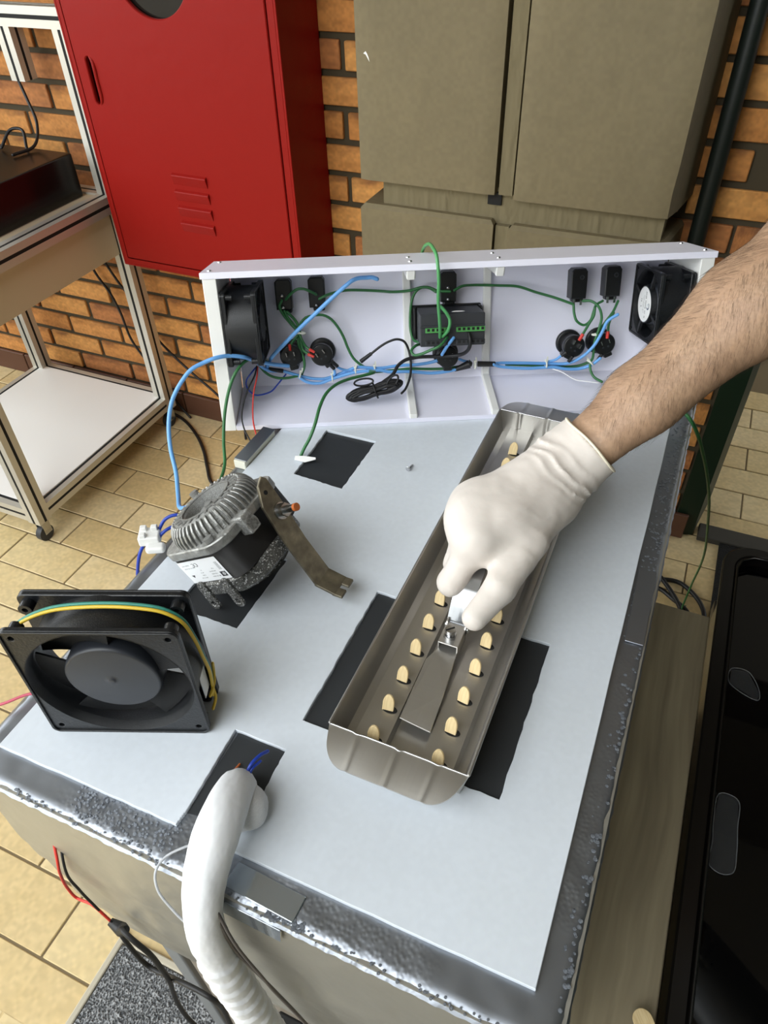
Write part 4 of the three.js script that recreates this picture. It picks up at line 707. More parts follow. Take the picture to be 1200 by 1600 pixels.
// ---------------------------------------------------------------- electric motor with mounting strap
{
  const t = thing('electric_motor', 'used finned electric motor with a long steel mounting strap', 'motor', [-0.317, 1.052, -0.358]);
  t.rotation.set(0.076, -0.049, 0.6, 'XYZ');
  const flange = roundRect(0.09, 0.09, 0.02);
  const dome = new THREE.LatheGeometry([[0.0215, 0.011], [0.0215, 0.0205], [0.0232, 0.0225], [0.0325, 0.0228], [0.0338, 0.021], [0.0385, 0.0165], [0.0412, 0.006], [0.0412, 0.002]].map(([r, y]) => new THREE.Vector2(r, y)), 64);
  part('end_cap', join([extrude(flange, 0.0085, 0.001, 10).rotateX(-Math.PI / 2).translate(0, -0.002, 0), dome, cyl(0.022, 0.022, 0.002, 0, 0.0105, 0, 40)]), M.castAlu, t);
  const fins = []; for (let k = 0; k < 48; k++) { const b = extrude(shapeOf([[0.033, 0.0218], [0.0345, 0.0232], [0.0372, 0.0217], [0.0404, 0.0182], [0.0424, 0.013], [0.0432, 0.0062], [0.0432, 0.0052], [0.038, 0.0052]]), 0.0023, 0.0004).translate(0, 0, -0.00115).rotateY(k / 48 * 2 * Math.PI); fins.push(b); }
  part('cooling_fins', join(fins), M.castAlu, t);
  const notch = []; for (let k = 0; k < 22; k++) notch.push(box(0.0052, 0.0014, 0.0022, 0.0288, 0.0232, 0).rotateY((k + 0.5) / 22 * 2 * Math.PI));
  part('cap_ring', join([new THREE.TorusGeometry(0.0243, 0.0009, 6, 48).rotateX(Math.PI / 2).translate(0, 0.0232, 0), ...notch]), M.castAlu, t);
  part('bearing_seat', join([cyl(0.0105, 0.0085, 0.0065, 0, 0.0145, 0, 32), cyl(0.004, 0.004, 0.003, 0, 0.0185, 0, 16), ...[0, 1, 2].map((k) => box(0.014, 0.005, 0.0045, 0.0145, 0.0135, 0).rotateY(k * 2.094 + 0.5))]), M.castAlu, t);
  const lam = roundRect(0.084, 0.084, 0.012);
  part('laminated_core', uvBox(extrude(lam, 0.03, 0.0005, 8).rotateX(-Math.PI / 2).translate(0, -0.031, 0), 4), M.laminate, t);
  const bs = roundRect(0.088, 0.088, 0.03);
  part('end_shield', uvBox(join([extrude(bs, 0.017, 0.003, 12).rotateX(-Math.PI / 2).translate(0, -0.047, 0), cyl(0.03, 0.025, 0.01, 0, -0.05, 0, 40)]), 1), M.castRough, t);
  for (const x of [-0.024, 0.012]) { const s = roundRect(0.0115, 0.03, 0.005), q = new THREE.Path(); q.absarc(0, -0.0085, 0.0028, 0, 2 * Math.PI); s.holes.push(q); part('mounting_tab', uvBox(extrude(s, 0.003, 0.0006, 8).rotateX(-0.1).translate(x, -0.0435, 0.0435), 1), M.castRough, t); }
  part('cast_lug', uvBox(join([box(0.014, 0.018, 0.013, 0.0465, 0.0, 0.012, 0.002), cyl(0.0065, 0.0065, 0.012, 0.0475, -0.002, 0.012, 16, 'x')]), 4), M.castAlu, t);
  part('cast_lug', join([cyl(0.004, 0.004, 0.006, -0.0335, 0.0235, -0.016, 12), cyl(0.0042, 0.0042, 0.004, 0.03, 0.009, 0.0385, 12), cyl(0.004, 0.004, 0.006, -0.045, 0.0, 0.03, 12, 'x')]), M.castAlu, t);
  const lbl = canvasMat(512, 256, (c, w, h) => {
    c.fillStyle = '#f3f5f7'; c.fillRect(0, 0, w, h); c.translate(w, h); c.rotate(Math.PI); c.fillStyle = '#22242a';
    c.fillRect(22, 30, 70, 56); c.fillStyle = '#f3f5f7'; c.font = 'bold 44px sans-serif'; c.fillText('@', 34, 74); c.fillStyle = '#22242a';
    c.font = 'bold 22px sans-serif'; c.fillText('N', 108, 50); c.font = '17px sans-serif';
    for (let i = 0; i < 8; i++) c.fillText(['~220V 60Hz', 'IP42  CL.B', '1550 RPM', '0.42A', 'MOTOR AC', 'W 10', 'T 40', 'S1'][i], 120 + (i % 2) * 160, 50 + Math.floor(i / 2) * 30);
    for (let i = 0; i < 6; i++) c.fillRect(30 + i * 6, 110, 2, 90); c.font = 'bold 60px serif'; c.fillText('C', 270, 222); c.fillText('Є', 310, 222); c.font = '16px sans-serif'; c.fillText('MADE IN  IEC 60335', 330, 180); c.fillText('THERM. PROT.', 380, 215); c.beginPath(); c.moveTo(440, 60); c.lineTo(462, 92); c.lineTo(418, 92); c.fill();
  });
  part('rating_label', new THREE.PlaneGeometry(0.058, 0.0245).translate(-0.0045, -0.0175, 0.0424), lbl, t);
  // the strap: flat bar, bolted on one side, its forked foot standing on the sheet
  const bar = [[-0.0285, 0.012], [-0.0255, 0.0165], [-0.0165, 0.0125], [-0.007, -0.002], [-0.0015, -0.036], [0.002, -0.086], [-0.019, -0.088], [-0.021, -0.05], [-0.0265, -0.01]];
  const strap = part('strap', uvBox(join([extrude(shapeOf(bar.map(([z, y]) => [-z, y])), 0.003, 0.0005).rotateY(Math.PI / 2).translate(0.047, 0, 0),
    box(0.003, 0.02, 0.021, 0, -0.008, 0, 0.0006).rotateZ(0.75).translate(0.0485, -0.0855, -0.0085), box(0.003, 0.01, 0.0085, 0, 0, 0, 0.0006).rotateZ(1.0).translate(0.0625, -0.1, -0.0148), box(0.003, 0.01, 0.0085, 0, 0, 0, 0.0006).rotateZ(1.0).translate(0.0625, -0.1, -0.0022)]), 1), M.zincBracket, t);
  part('bolt', join([cyl(0.0075, 0.0075, 0.0016, 0.0508, -0.016, -0.0185, 24, 'x'), cyl(0.0062, 0.0062, 0.0065, 0.0545, -0.016, -0.0185, 6, 'x'), cyl(0.0033, 0.0033, 0.012, 0.0625, -0.016, -0.0185, 14, 'x')]), M.steelBright, strap);
  part('paint_mark', cyl(0.0034, 0.0034, 0.003, 0.07, -0.016, -0.0185, 14, 'x'), M.orange, strap);
  part('strap_hole', cyl(0.002, 0.002, 0.0006, 0.0501, 0.0045, -0.0185, 12, 'x'), M.dark, strap);
}
{
  const t = thing('terminal_connector', 'white terminal connector on dark blue wires beside the motor', 'connector', [-0.4075, 1.0, -0.357], 0.5);
  part('body', join([box(0.02, 0.011, 0.016, 0, 0, 0, 0.002), box(0.006, 0.006, 0.005, -0.005, 0.007, -0.004, 0.001), box(0.006, 0.006, 0.005, 0.005, 0.007, -0.004, 0.001), box(0.006, 0.005, 0.005, -0.005, 0.0065, 0.005, 0.001), box(0.018, 0.008, 0.01, 0.006, -0.004, 0.012, 0.003)]), M.whiteRib, t);
  part('lead', tubeOf([[0.008, 0.003, -0.004], [0.015, 0.011, -0.01], [0.024, 0.014, -0.012], [0.034, 0.012, -0.012]], 0.0017, 30), M.navy, t);
  part('lead', tubeOf([[0.008, 0, 0.002], [0.016, 0.005, -0.002], [0.024, 0.006, -0.006], [0.034, 0.006, -0.01]], 0.0017, 30), M.navy, t);
  part('lead', tubeOf([[-0.006, -0.004, 0.004], [-0.011, -0.012, 0.01], [-0.017, -0.03, 0.012], [-0.023, -0.055, 0.01], [-0.026, -0.1, 0.004]], 0.0017, 30), M.navy, t);
}
solo('loose_wire', 'pinkish red wire lying on the foil rim behind the large fan', 'wire', tubeOf([[-0.45, 0.96, -0.155], [-0.432, 0.98, -0.16], [-0.414, 0.9845, -0.168], [-0.398, 0.988, -0.182], [-0.385, 0.988, -0.19], [-0.37, 0.9865, -0.205]], 0.0012, 40), std({ color: 0xc9566b, roughness: 0.5 }));
{
  const t = thing('screw', 'small pointed steel screw lying on the white sheet', 'screw', [-0.2245, TOP + 0.0016, -0.56], 1.4);
  part('head', new THREE.LatheGeometry([[0, 0], [0.0026, 0], [0.0028, 0.0008], [0.0012, 0.0024]].map(([r, y]) => new THREE.Vector2(r, y)), 16).rotateZ(-Math.PI / 2 - 0.2).translate(-0.005, 0.0012, 0), M.steelBright, t);
  part('shank', join([cyl(0.0011, 0.0003, 0.01, 0.001, 0, 0, 10, 'x'), ...[0, 1, 2, 3, 4].map((k) => new THREE.TorusGeometry(0.0012, 0.0003, 5, 10).rotateY(Math.PI / 2 + 0.2).translate(-0.002 + k * 0.0014, 0, 0))]), M.steelBright, t);
}

// ---------------------------------------------------------------- steel stick tray with lifting handle
{
  const t = thing('stick_tray', 'long stainless steel tray holding two rows of wooden sticks', 'tray', [-0.105, TOP, -0.449]);
  const zf = 0.211, zb = -0.209, T = 0.0009;
  const line = [[-0.0515, 0.0302], [-0.0465, 0.0030], [-0.0400, 0.0016], [-0.0380, 0.0095], [-0.0135, 0.0095], [-0.0120, 0.0016], [0.0125, 0.0016], [0.0140, 0.0095], [0.0385, 0.0095], [0.0405, 0.0016], [0.0465, 0.0030], [0.0520, 0.0302]];
  const under = line.map(([x, y], i) => { const a = line[Math.max(0, i - 1)], b = line[Math.min(line.length - 1, i + 1)], l = Math.hypot(b[0] - a[0], b[1] - a[1]); return [x + (b[1] - a[1]) / l * T, y - (b[0] - a[0]) / l * T]; });
  part('pan', uvBox(extrude(shapeOf([...line, ...under.reverse()]), zf - zb).translate(0, 0, zb), 1), M.steel, t);
  part('rim_bead', join([tubeOf([[-0.0518, 0.0302, zb], [-0.0518, 0.0302, zf]], 0.0011, 2, 8), tubeOf([[0.0522, 0.0302, zb], [0.0522, 0.0302, zf]], 0.0013, 2, 8)]), M.steel, t);
  // the two ends: an upright wall, and from its top a flap folded outward with three pressed ribs and rounded corners
  const ribs = [-0.56, 0.02, 0.56], bump = (u) => ribs.reduce((q, c) => q + Math.exp(-(((u - c) / 0.035) ** 2)), 0);
  for (const [z, d, H] of [[0.2105, 1, 0.0278], [-0.209, -1, 0.0302]]) {
    const wall = new THREE.BoxGeometry(0.0935, H, 0.001, 60, 6, 1).translate(0.0002, H / 2, z), wp = wall.attributes.position;
    for (let i = 0; i < wp.count; i++) { const f = wp.getY(i) / H; wp.setX(i, wp.getX(i) * (1 + 0.115 * f)); wp.setZ(i, wp.getZ(i) + d * 0.0012 * bump(wp.getX(i) / 0.0522)); }
    wall.computeVertexNormals();
    const flap = new THREE.BoxGeometry(2, 0.001, 1, 72, 1, 14), p = flap.attributes.position;
    for (let i = 0; i < p.count; i++) {
      const u = p.getX(i), v = d > 0 ? p.getZ(i) + 0.5 : 0.5 - p.getZ(i), k = Math.max(0, Math.abs(u) - 0.6) / 0.4, len = 0.0265 * Math.sqrt(Math.max(0, 1 - k * k * 0.9)) + 0.001;
      const out = v * len;
      p.setXYZ(i, u * (0.0525 - 0.003 * v), p.getY(i) + H - out * out * 4 - out * 0.03 + 0.0008 * bump(u) * Math.min(1, v * 3), z + d * out);
    }
    flap.computeVertexNormals();
    const e = part('end_wall', uvBox(join([wall, flap]), 1), M.steel, t);
    part('rim_bead', tubeOf(Array.from({ length: 30 }, (_, k) => { const u = k / 14.5 - 1; return [u * 0.0522, H + 0.0004, z + d * 0.0012 * bump(u)]; }), 0.0008, 90, 6), M.steelBright, e);
  }
  const slot = new THREE.CircleGeometry(1, 22).rotateX(-Math.PI / 2).scale(0.0062, 1, 0.0034);
  const stub = () => { const s = new THREE.Shape(), w = 0.0044, h = 0.0128; s.moveTo(-w, -0.006); s.lineTo(w, -0.006); s.lineTo(w * 1.02, h - w * 1.7); s.absellipse(0, h - w * 1.7, w * 1.02, w * 1.7, 0, Math.PI, false, 0); s.closePath(); return uvBox(extrude(s, 0.0022, 0.0004, 14).translate(0, 0, -0.0011), 1); };
  const g0 = stub();
  const nth = ['first', 'second', 'third', 'fourth', 'fifth', 'sixth', 'seventh', 'eighth', 'ninth', 'tenth', 'eleventh', 'twelfth', 'thirteenth', 'fourteenth'];
  for (const side of [0, 1]) for (let k = 0; k < 14; k++) {
    const x = side ? -0.0782 : -0.1282, z = -0.2475 - 0.02805 * k;
    const sl = part('slot', slot, M.dark, t); sl.position.set(x + 0.105 + 0.0012, 0.0098, z + 0.449 - 0.0004);
    const s = new THREE.Mesh(g0, M.stick); shadow(s); s.name = numbered('wooden_stick'); scene.add(s);
    s.position.set(x, TOP + 0.0098, z); s.rotation.set(-0.42 + between(-0.04, 0.04), between(-0.15, 0.15), between(-0.04, 0.04));
    tag(s, 'pale wooden stick, ' + nth[k] + ' from the front end in the ' + (side ? 'right' : 'left') + ' row of the steel tray', 'stick', 'wooden sticks in the steel tray');
  }
}
{
  const t = thing('lifting_handle', 'steel strap handle with screw bracket held over the stick tray', 'handle');
  const Y = TOP;
  // the tapered foot plate, sloping toward the tray end with a turned-down lip
  const pl = extrude(shapeOf([[-0.1168, 0.271], [-0.0915, 0.2685], [-0.0925, 0.300], [-0.0955, 0.338], [-0.0965, 0.352], [-0.1105, 0.352], [-0.1112, 0.338], [-0.1165, 0.325]]), 0.0014, 0.0003).rotateX(-Math.PI / 2);
  const pp = pl.attributes.position; for (let i = 0; i < pp.count; i++) { const z = pp.getZ(i); pp.setY(i, pp.getY(i) + Y + 0.0125 + (-z - 0.27) * 0.05 + (z > -0.2735 ? -0.0022 : 0)); } pl.computeVertexNormals();
  part('foot_plate', uvBox(pl, 1), M.steel, t);
  const b = part('bracket', uvBox(join([box(0.0165, 0.0012, 0.0215, -0.1035, Y + 0.0245, -0.349, 0.0004), box(0.0012, 0.015, 0.0215, -0.1113, Y + 0.0175, -0.349, 0.0004), box(0.0012, 0.015, 0.0215, -0.0957, Y + 0.0175, -0.349, 0.0004), cyl(0.006, 0.006, 0.0012, -0.1113, Y + 0.0215, -0.3615, 20, 'x'), cyl(0.006, 0.006, 0.0012, -0.0957, Y + 0.0215, -0.3615, 20, 'x')]), 1), M.steel, t);
  part('rivet', cyl(0.0028, 0.0028, 0.019, -0.1035, Y + 0.021, -0.361, 14, 'x'), M.steelBright, b);
  part('nut', cyl(0.0052, 0.0052, 0.0036, -0.1045, Y + 0.0268, -0.3465, 6), M.steelBright, t);
  const sc = part('screw', join([cyl(0.0033, 0.0033, 0.003, 0, 0.0015, 0, 18), cyl(0.0042, 0.0040, 0.0036, 0, 0.0045, 0, 24)]), M.steelBright, t); sc.position.set(-0.1045, Y + 0.0285, -0.3465);
  part('slot', box(0.0074, 0.0012, 0.0011, 0, 0.006, 0).rotateY(0.75), M.dark, sc);
  const arc = new THREE.CatmullRomCurve3([V(0, 0.0175, -0.3605), V(0, 0.0265, -0.3635), V(0, 0.0375, -0.3705), V(0, 0.0470, -0.3820), V(0, 0.0525, -0.3970), V(0, 0.0530, -0.4150), V(0, 0.0490, -0.4330), V(0, 0.0400, -0.4480)]);
  const pts = arc.getPoints(40), ov = [], un = [];
  pts.forEach((p, i) => { const d = arc.getTangent(i / 40); ov.push([-p.z, p.y]); un.push([-p.z + d.y * 0.0016 , p.y + d.z * 0.0016]); });
  const st = extrude(shapeOf([...ov, ...un.reverse()]), 0.0192, 0.0003).rotateY(Math.PI / 2);
  st.translate(-0.1128, Y, 0); part('strap', uvBox(toCreasedNormals(st, 0.6), 1), M.steelStrap, t);
}

// ---------------------------------------------------------------- bandaged pipe, cables at the cooler front
{
  const t = thing('insulated_pipe', 'white tape-wrapped pipe bending out of the sheet over the cooler front', 'pipe');
  const path = [[-0.2015, 0.986, -0.183], [-0.199, 0.996, -0.1785], [-0.1955, 1.007, -0.169], [-0.1915, 1.014, -0.155], [-0.188, 1.014, -0.1385], [-0.185, 1.002, -0.1175], [-0.1805, 0.975, -0.1005], [-0.1735, 0.935, -0.094], [-0.1625, 0.88, -0.09], [-0.151, 0.82, -0.087], [-0.14, 0.76, -0.085], [-0.132, 0.69, -0.084], [-0.129, 0.62, -0.085]];
  const c = new THREE.CatmullRomCurve3(path.map((p) => V(...p))), n = 220, m = 28, fr = c.computeFrenetFrames(n), pos = [], uv = [], idx = [];
  const radii = (f) => 0.0128 - 0.0012 * f + 0.0022 * Math.exp(-(((f - 0.12) / 0.07) ** 2)) - 0.004 * Math.exp(-((f / 0.02) ** 2));
  for (let i = 0; i <= n; i++) {
    const f = i / n, P = c.getPointAt(f), L = f * 0.45;
    for (let j = 0; j <= m; j++) {
      const a = j / m * 2 * Math.PI, turns = L / 0.013 + j / m, saw = turns - Math.floor(turns);
      const r = radii(f) * (1 + 0.05 * perlin.noise(Math.cos(a) * 1.6 + 3, Math.sin(a) * 1.6, f * 22)) + (f > 0.32 ? 0.0016 * (1 - saw) : 0.0005 * perlin.noise(Math.cos(a) * 4, Math.sin(a) * 4, f * 50));
      const q = P.clone().addScaledVector(fr.normals[i], Math.cos(a) * r).addScaledVector(fr.binormals[i], Math.sin(a) * r);
      pos.push(q.x, q.y, q.z); uv.push(L, j / m * 0.09);
    }
  }
  for (let i = 0; i < n; i++) for (let j = 0; j < m; j++) { const a = i * (m + 1) + j, b = a + m + 1; idx.push(a, a + 1, b, b, a + 1, b + 1); }
  const g = new THREE.BufferGeometry(); g.setAttribute('position', new THREE.Float32BufferAttribute(pos, 3)); g.setAttribute('uv', new THREE.Float32BufferAttribute(uv, 2)); g.setIndex(idx); g.computeVertexNormals();
  part('tape_wrap', g, M.bandage, t);
  const lump = new THREE.SphereGeometry(0.0165, 36, 26), lp = lump.attributes.position;
  for (let i = 0; i < lp.count; i++) { const k = 1 + 0.12 * perlin.noise(lp.getX(i) * 110, lp.getY(i) * 110, lp.getZ(i) * 110); lp.setXYZ(i, lp.getX(i) * k * 0.95, lp.getY(i) * k * 0.85, lp.getZ(i) * k * 0.95); }
  lump.computeVertexNormals(); part('tape_knot', lump.translate(-0.1875, 0.9965, -0.167), M.bandage, t);
  part('blue_lead', tubeOf([[-0.196, 1.0, -0.182], [-0.195, 1.008, -0.19], [-0.193, 1.008, -0.199], [-0.191, 1.004, -0.206]], 0.0013, 20), M.navy, t);
  part('blue_lead', tubeOf([[-0.194, 1.0, -0.182], [-0.1935, 1.006, -0.189], [-0.1915, 1.005, -0.197]], 0.0011, 20), M.navy, t);
  part('copper_lead', tubeOf([[-0.213, 0.9835, -0.198], [-0.2125, 0.987, -0.19], [-0.211, 0.99, -0.18], [-0.205, 0.99, -0.172]], 0.0009, 20), M.orange, t);
}
solo('wire_loop', 'thin pale wire loop standing out left of the white pipe', 'wire', tubeOf([[-0.205, 0.985, -0.14], [-0.215, 0.986, -0.131], [-0.2235, 0.984, -0.121], [-0.2245, 0.982, -0.112], [-0.22, 0.974, -0.105], [-0.208, 0.96, -0.101], [-0.193, 0.945, -0.099]], 0.0009, 50), std({ color: 0xb9bcc0, roughness: 0.4 }));
solo('grey_cable', 'thin grey twin cable running down the foil right of the white pipe', 'cable', join([tubeOf([[-0.176, 0.995, -0.108], [-0.168, 0.975, -0.102], [-0.163, 0.945, -0.1], [-0.148, 0.905, -0.1], [-0.142, 0.89, -0.1], [-0.126, 0.846, -0.1], [-0.113, 0.798, -0.1], [-0.1, 0.74, -0.1]], 0.0011, 50), tubeOf([[-0.172, 0.993, -0.106], [-0.16, 0.962, -0.1], [-0.146, 0.912, -0.099], [-0.141, 0.892, -0.099], [-0.1245, 0.847, -0.099], [-0.1105, 0.798, -0.099], [-0.097, 0.74, -0.099]], 0.0011, 50)]), std({ color: 0x5b5654, roughness: 0.5 }));
solo('loose_wire', 'red wire hanging from the cooler left edge into the black sleeve', 'wire', tubeOf([[-0.372, 0.93, -0.2], [-0.352, 0.925, -0.13], [-0.336, 0.9, -0.106], [-0.342, 0.873, -0.104], [-0.348, 0.842, -0.104], [-0.346, 0.823, -0.104], [-0.328, 0.829, -0.104], [-0.322, 0.819, -0.104], [-0.316, 0.799, -0.104]], 0.0012, 50), M.wireRed);
solo('loose_wire', 'thin black wire hanging from the cooler left edge into the sleeve', 'wire', tubeOf([[-0.366, 0.93, -0.2], [-0.345, 0.92, -0.13], [-0.331, 0.895, -0.106], [-0.329, 0.857, -0.104], [-0.325, 0.833, -0.104], [-0.319, 0.807, -0.104], [-0.314, 0.8, -0.104]], 0.0011, 50), M.wireBlack);
{
  const t = thing('power_cable', 'two black cables leaving a taped joint in front of the cabinet', 'cable');
  part('tape_joint', join([taper(V(-0.3185, 0.8, -0.104), V(-0.307, 0.796, -0.1035), 0.0032, 0.0058), taper(V(-0.307, 0.796, -0.1035), V(-0.299, 0.806, -0.103), 0.0058, 0.0034)]), M.wireBlack, t);
  part('branch', tubeOf([[-0.305, 0.8, -0.104], [-0.314, 0.783, -0.104], [-0.318, 0.718, -0.104], [-0.312, 0.689, -0.104], [-0.301, 0.686, -0.104], [-0.288, 0.693, -0.104], [-0.261, 0.728, -0.1], [-0.242, 0.732, -0.1], [-0.227, 0.728, -0.1], [-0.229, 0.68, -0.104], [-0.232, 0.63, -0.104], [-0.236, 0.54, -0.104]], 0.0023, 90), M.wireBlack, t);
  part('branch', tubeOf([[-0.303, 0.806, -0.103], [-0.297, 0.816, -0.1], [-0.285, 0.812, -0.098], [-0.275, 0.794, -0.098], [-0.273, 0.759, -0.098], [-0.275, 0.718, -0.098], [-0.285, 0.661, -0.098], [-0.292, 0.614, -0.098], [-0.294, 0.554, -0.098], [-0.282, 0.494, -0.098], [-0.27, 0.42, -0.1]], 0.0023, 90), M.wireBlack, t);
}
{
  const s = roundRect(0.0175, 0.15, 0.0086);
  const m = solo('wooden_spatula', 'loose rounded wooden stick resting at the basin front rim', 'stick', uvBox(extrude(s, 0.002, 0.0004, 16).rotateX(-Math.PI / 2), 1), M.stick);
  m.position.set(0.163, 0.7165, -0.182); m.rotation.set(0, 0.62, 0);
}

// ---------------------------------------------------------------- the person's arm in a latex glove
{
  const person = thing('person', 'bare forearm and latex gloved hand reaching in to grip the handle', 'person', [0, 0, 0]);
  const J = {
    wrist: [-0.0575, 1.0765, -0.514], elbow: [0.092, 1.244, -0.655],
    iM: [-0.1055, 1.0615, -0.4075], mM: [-0.1165, 1.0645, -0.4265], rM: [-0.1195, 1.0615, -0.446], pM: [-0.1185, 1.0545, -0.465],
    iP: [-0.1175, 1.0305, -0.3835], iD: [-0.1035, 1.0205, -0.4005], iT: [-0.1, 1.0215, -0.416],
    mP: [-0.1195, 1.032, -0.4035], mD: [-0.1125, 1.0185, -0.413], mT: [-0.107, 1.0205, -0.423],
    rP: [-0.1225, 1.030, -0.4225], rD: [-0.116, 1.0165, -0.431], rT: [-0.112, 1.0185, -0.441],
    pP: [-0.1225, 1.028, -0.4425], pD: [-0.118, 1.016, -0.4505], pT: [-0.115, 1.0185, -0.457],
    web: [-0.088, 1.0655, -0.430], back: [-0.104, 1.0655, -0.447], tC: [-0.062, 1.0605, -0.478], tM: [-0.0655, 1.0565, -0.425], tI: [-0.0765, 1.0455, -0.3785], tT: [-0.0872, 1.0355, -0.352],
  };
  const bones = [
    ['wrist', 'iM', 0.0165, 0.0125], ['wrist', 'mM', 0.0175, 0.0128], ['wrist', 'rM', 0.017, 0.0122], ['wrist', 'pM', 0.0165, 0.0115], ['wrist', 'tC', 0.017, 0.0155], ['tC', 'iM', 0.015, 0.0125],
    ['wrist', 'web', 0.0165, 0.013], ['tC', 'web', 0.0155, 0.013], ['web', 'mM', 0.013, 0.0128], ['wrist', 'back', 0.0165, 0.0135], ['back', 'iM', 0.0135, 0.0125], ['back', 'rM', 0.0135, 0.012], ['iM', 'mM', 0.0122, 0.0125], ['mM', 'rM', 0.0125, 0.012], ['rM', 'pM', 0.012, 0.0112],
  ];
  const fingers = [
    [['iM', 'iP', 0.0128, 0.0114], ['iP', 'iD', 0.0108, 0.0096], ['iD', 'iT', 0.0092, 0.0082]],
    [['mM', 'mP', 0.0125, 0.0108], ['mP', 'mD', 0.0104, 0.0092], ['mD', 'mT', 0.0092, 0.0082]],
    [['rM', 'rP', 0.0118, 0.0102], ['rP', 'rD', 0.0098, 0.0088], ['rD', 'rT', 0.0088, 0.0078]],
    [['pM', 'pP', 0.0108, 0.0094], ['pP', 'pD', 0.0089, 0.008], ['pD', 'pT', 0.008, 0.0072]],
    [['tC', 'tM', 0.0165, 0.0135], ['tM', 'tI', 0.0136, 0.0124], ['tI', 'tT', 0.0123, 0.0102]],
  ];
  const W = V(...J.wrist), E = V(...J.elbow), axis = E.clone().sub(W).normalize();                 // wrist to elbow
  const lat = V(-0.8, -0.2, -0.58); lat.addScaledVector(axis, -lat.dot(axis)).normalize();           // across the wrist
  const off = (P, a, b) => [P.x + lat.x * a + axis.x * b, P.y + lat.y * a + axis.y * b, P.z + lat.z * a + axis.z * b];
  const wristSides = [[off(W, 0.0095, -0.012), off(W, 0.0095, 0.03), 0.0195, 0.0208], [off(W, -0.0095, -0.012), off(W, -0.0095, 0.03), 0.0195, 0.0208]];
  const bone = (x, y, z, [a, b, r0, r1]) => capsule(x, y, z, J[a], J[b], r0, r1);
  const sdfHand = (x, y, z) => {
    let d = 1; for (const b of bones) d = smin(d, bone(x, y, z, b), 0.02);
    for (const w of wristSides) d = smin(d, capsule(x, y, z, ...w), 0.016);
    let all = d;
    for (const f of fingers) { let q = 1; for (const b of f) q = smin(q, bone(x, y, z, b), 0.004); all = smin(all, q, f === fingers[4] ? 0.014 : 0.0055); }
    // thin folds of the glove across the wrist, at the thumb web and on the finger bends
    const px = x - W.x, py = y - W.y, pz = z - W.z, s = px * axis.x + py * axis.y + pz * axis.z, c = px * lat.x + py * lat.y + pz * lat.z;
    const band = Math.exp(-(((s + 0.006) / 0.011) ** 2));
    const fold = Math.abs(Math.sin((s * 330 + c * 60 + 2.2 * perlin.noise(x * 40, y * 40, z * 40))));
    const web = Math.exp(-(((x - J.tM[0]) ** 2 + (y - J.tM[1]) ** 2 + (z - J.tM[2]) ** 2) / 0.0007));
    const fold2 = Math.abs(Math.sin((x * 0.6 + z * 0.8) * 260 + 2 * perlin.noise(x * 60, y * 60, z * 60)));
    all -= 0.0026 * band * (1 - fold) ** 2 + 0.0016 * Math.max(0, s - 0.008) / 0.0155 + 0.0011 * web * (1 - fold2) ** 3 + 0.0005 * perlin.noise(x * 90, y * 90, z * 90);
    return Math.max(all, s - 0.0235);                                                              // ends at the cuff
  };
  const glove = surfaceNets(sdfHand, [-0.162, 0.995, -0.57], [-0.01, 1.125, -0.325], 0.0021);
  const planar = (g) => { const p = g.attributes.position, uv = new Float32Array(p.count * 2), nn = axis.clone().cross(lat); for (let i = 0; i < p.count; i++) { const q = V(p.getX(i), p.getY(i), p.getZ(i)).sub(W); uv[i * 2] = q.dot(lat) + 0.3 * q.dot(nn); uv[i * 2 + 1] = q.dot(axis); } g.setAttribute('uv', new THREE.BufferAttribute(uv, 2)); return g; };
  const mid = (f) => W.clone().lerp(E, f);
  const L = W.distanceTo(E);
  const seg = (f0, f1, r0, r1, a0, a1) => [[off(mid(f0), a0, 0), off(mid(f1), a1, 0), r0, r1], [off(mid(f0), -a0, 0), off(mid(f1), -a1, 0), r0, r1]];
  const armBones = [...seg(0, 0.3, 0.0168, 0.0205, 0.0095, 0.0105), ...seg(0.3, 0.7, 0.0205, 0.0305, 0.0105, 0.0115), ...seg(0.7, 1.0, 0.0305, 0.0315, 0.0115, 0.011), [J.elbow, [0.19, 1.29, -0.63], 0.039, 0.041], [[0.19, 1.29, -0.63], [0.33, 1.37, -0.56], 0.041, 0.046]];
  const sdfArm = (x, y, z) => { let d = 1; for (const b of armBones) d = smin(d, capsule(x, y, z, ...b), 0.02); return d - 0.0004 * perlin.noise(x * 70, y * 70, z * 70) - 0.001 * perlin.noise(x * 22, y * 22, z * 22); };
  const arm = surfaceNets(sdfArm, [-0.1, 1.03, -0.74], [0.39, 1.43, -0.47], 0.005);
  const body = part('body', planar(arm), M.skin, person);
  part('glove', planar(glove), M.latex, person);
  // rolled bead of the cuff
  const ringPts = []; const nn = axis.clone().cross(lat).normalize(), c0 = W.clone().addScaledVector(axis, 0.0235);
  for (let k = 0; k < 40; k++) {
    const a = k / 40 * 2 * Math.PI, d = lat.clone().multiplyScalar(Math.cos(a)).addScaledVector(nn, Math.sin(a));
    let lo = 0.01, hi = 0.05; for (let i = 0; i < 18; i++) { const m = (lo + hi) / 2, q = c0.clone().addScaledVector(axis, -0.001).addScaledVector(d, m); if (sdfHand(q.x, q.y, q.z) < 0) lo = m; else hi = m; }
    ringPts.push(c0.clone().addScaledVector(d, lo - 0.0003).addScaledVector(axis, 0.0008 * Math.sin(a * 3 + 1)));
  }
  part('cuff_bead', new THREE.TubeGeometry(new THREE.CatmullRomCurve3(ringPts, true), 90, 0.0011, 8, true), M.latexBead, person);
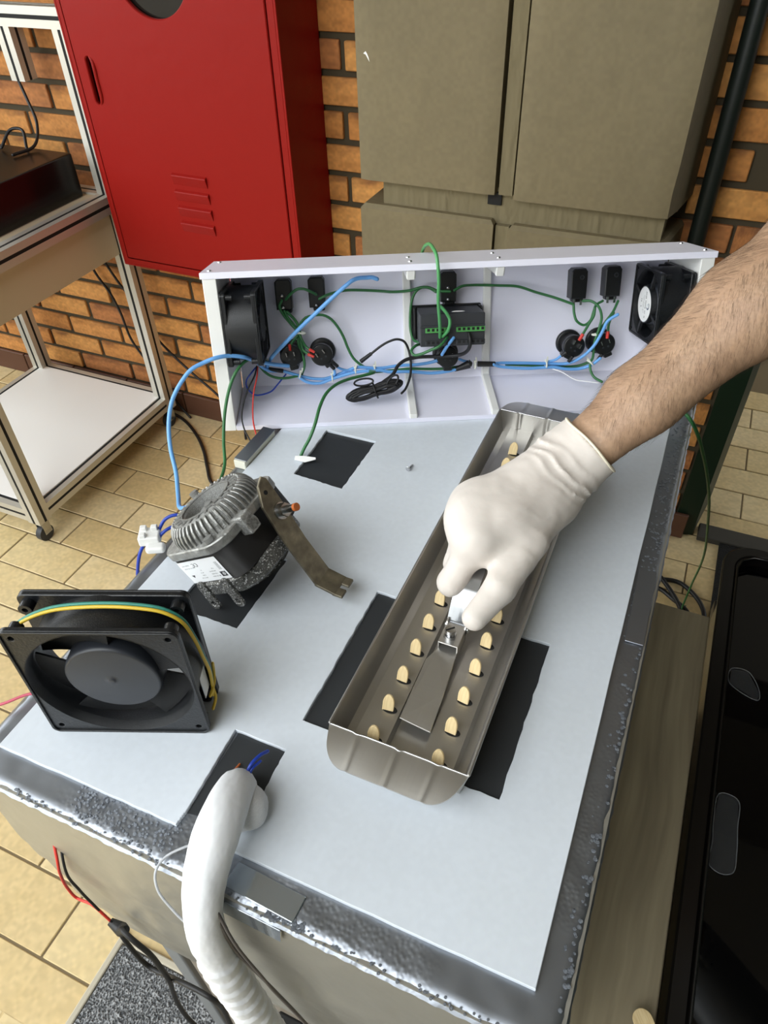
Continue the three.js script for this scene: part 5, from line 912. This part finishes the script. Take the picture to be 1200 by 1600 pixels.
  part('sleeve', surfaceNets((x, y, z) => Math.max(capsule(x, y, z, [0.29, 1.348, -0.58], [0.42, 1.42, -0.515], 0.056, 0.068), -capsule(x, y, z, [0.2, 1.296, -0.625], [0.36, 1.388, -0.545], 0.048, 0.05)), [0.2, 1.25, -0.68], [0.5, 1.51, -0.42], 0.006), M.cabinetEdge, person);
  // dark arm hairs lying along the forearm
  const mesh = new THREE.Mesh(arm.index ? arm.toNonIndexed() : arm), sampler = new MeshSurfaceSampler(mesh); sampler.setRandomGenerator ? sampler.setRandomGenerator(rnd) : (sampler.randomFunction = rnd); sampler.build();
  const P = V(), N = V(), hp = [], hi = [];
  let made = 0;
  for (let i = 0; i < 30000 && made < 6000; i++) {
    sampler.sample(P, N); const f = P.clone().sub(W).dot(axis) / L; if (f < 0.15 || f > 1.15) continue;
    const keep = 0.35 + 0.65 * Math.max(0, N.y); if (rnd() > keep) continue; made++;
    const side = N.clone().cross(axis).normalize(), sgn = side.y < 0 ? 1 : -1;
    const dir = axis.clone().multiplyScalar(-0.75).addScaledVector(side, sgn * between(0.35, 1.0)).addScaledVector(N, 0.22).normalize(), len = between(0.006, 0.014), r = 0.000045;
    const b = dir.clone().cross(N).normalize(), s = hp.length / 3;
    [[0, 1], [0.5, 0.8], [1, 0.2]].forEach(([u, k]) => { const c = P.clone().addScaledVector(dir, u * len).addScaledVector(N, -u * u * len * 0.16); for (let j = 0; j < 3; j++) { const a = j * 2.094, q = c.clone().addScaledVector(b, Math.cos(a) * r * k).addScaledVector(N, Math.sin(a) * r * k); hp.push(q.x, q.y, q.z); } });
    for (let l = 0; l < 2; l++) for (let j = 0; j < 3; j++) { const a = s + l * 3 + j, c = s + l * 3 + (j + 1) % 3; hi.push(a, c, a + 3, c, c + 3, a + 3); }
  }
  const hg = new THREE.BufferGeometry(); hg.setAttribute('position', new THREE.Float32BufferAttribute(hp, 3)); hg.setIndex(hi); hg.computeVertexNormals();
  const hair = part('arm_hair', hg, M.hair, person); hair.userData.kind = 'stuff';
}

renderer.render(scene, camera);
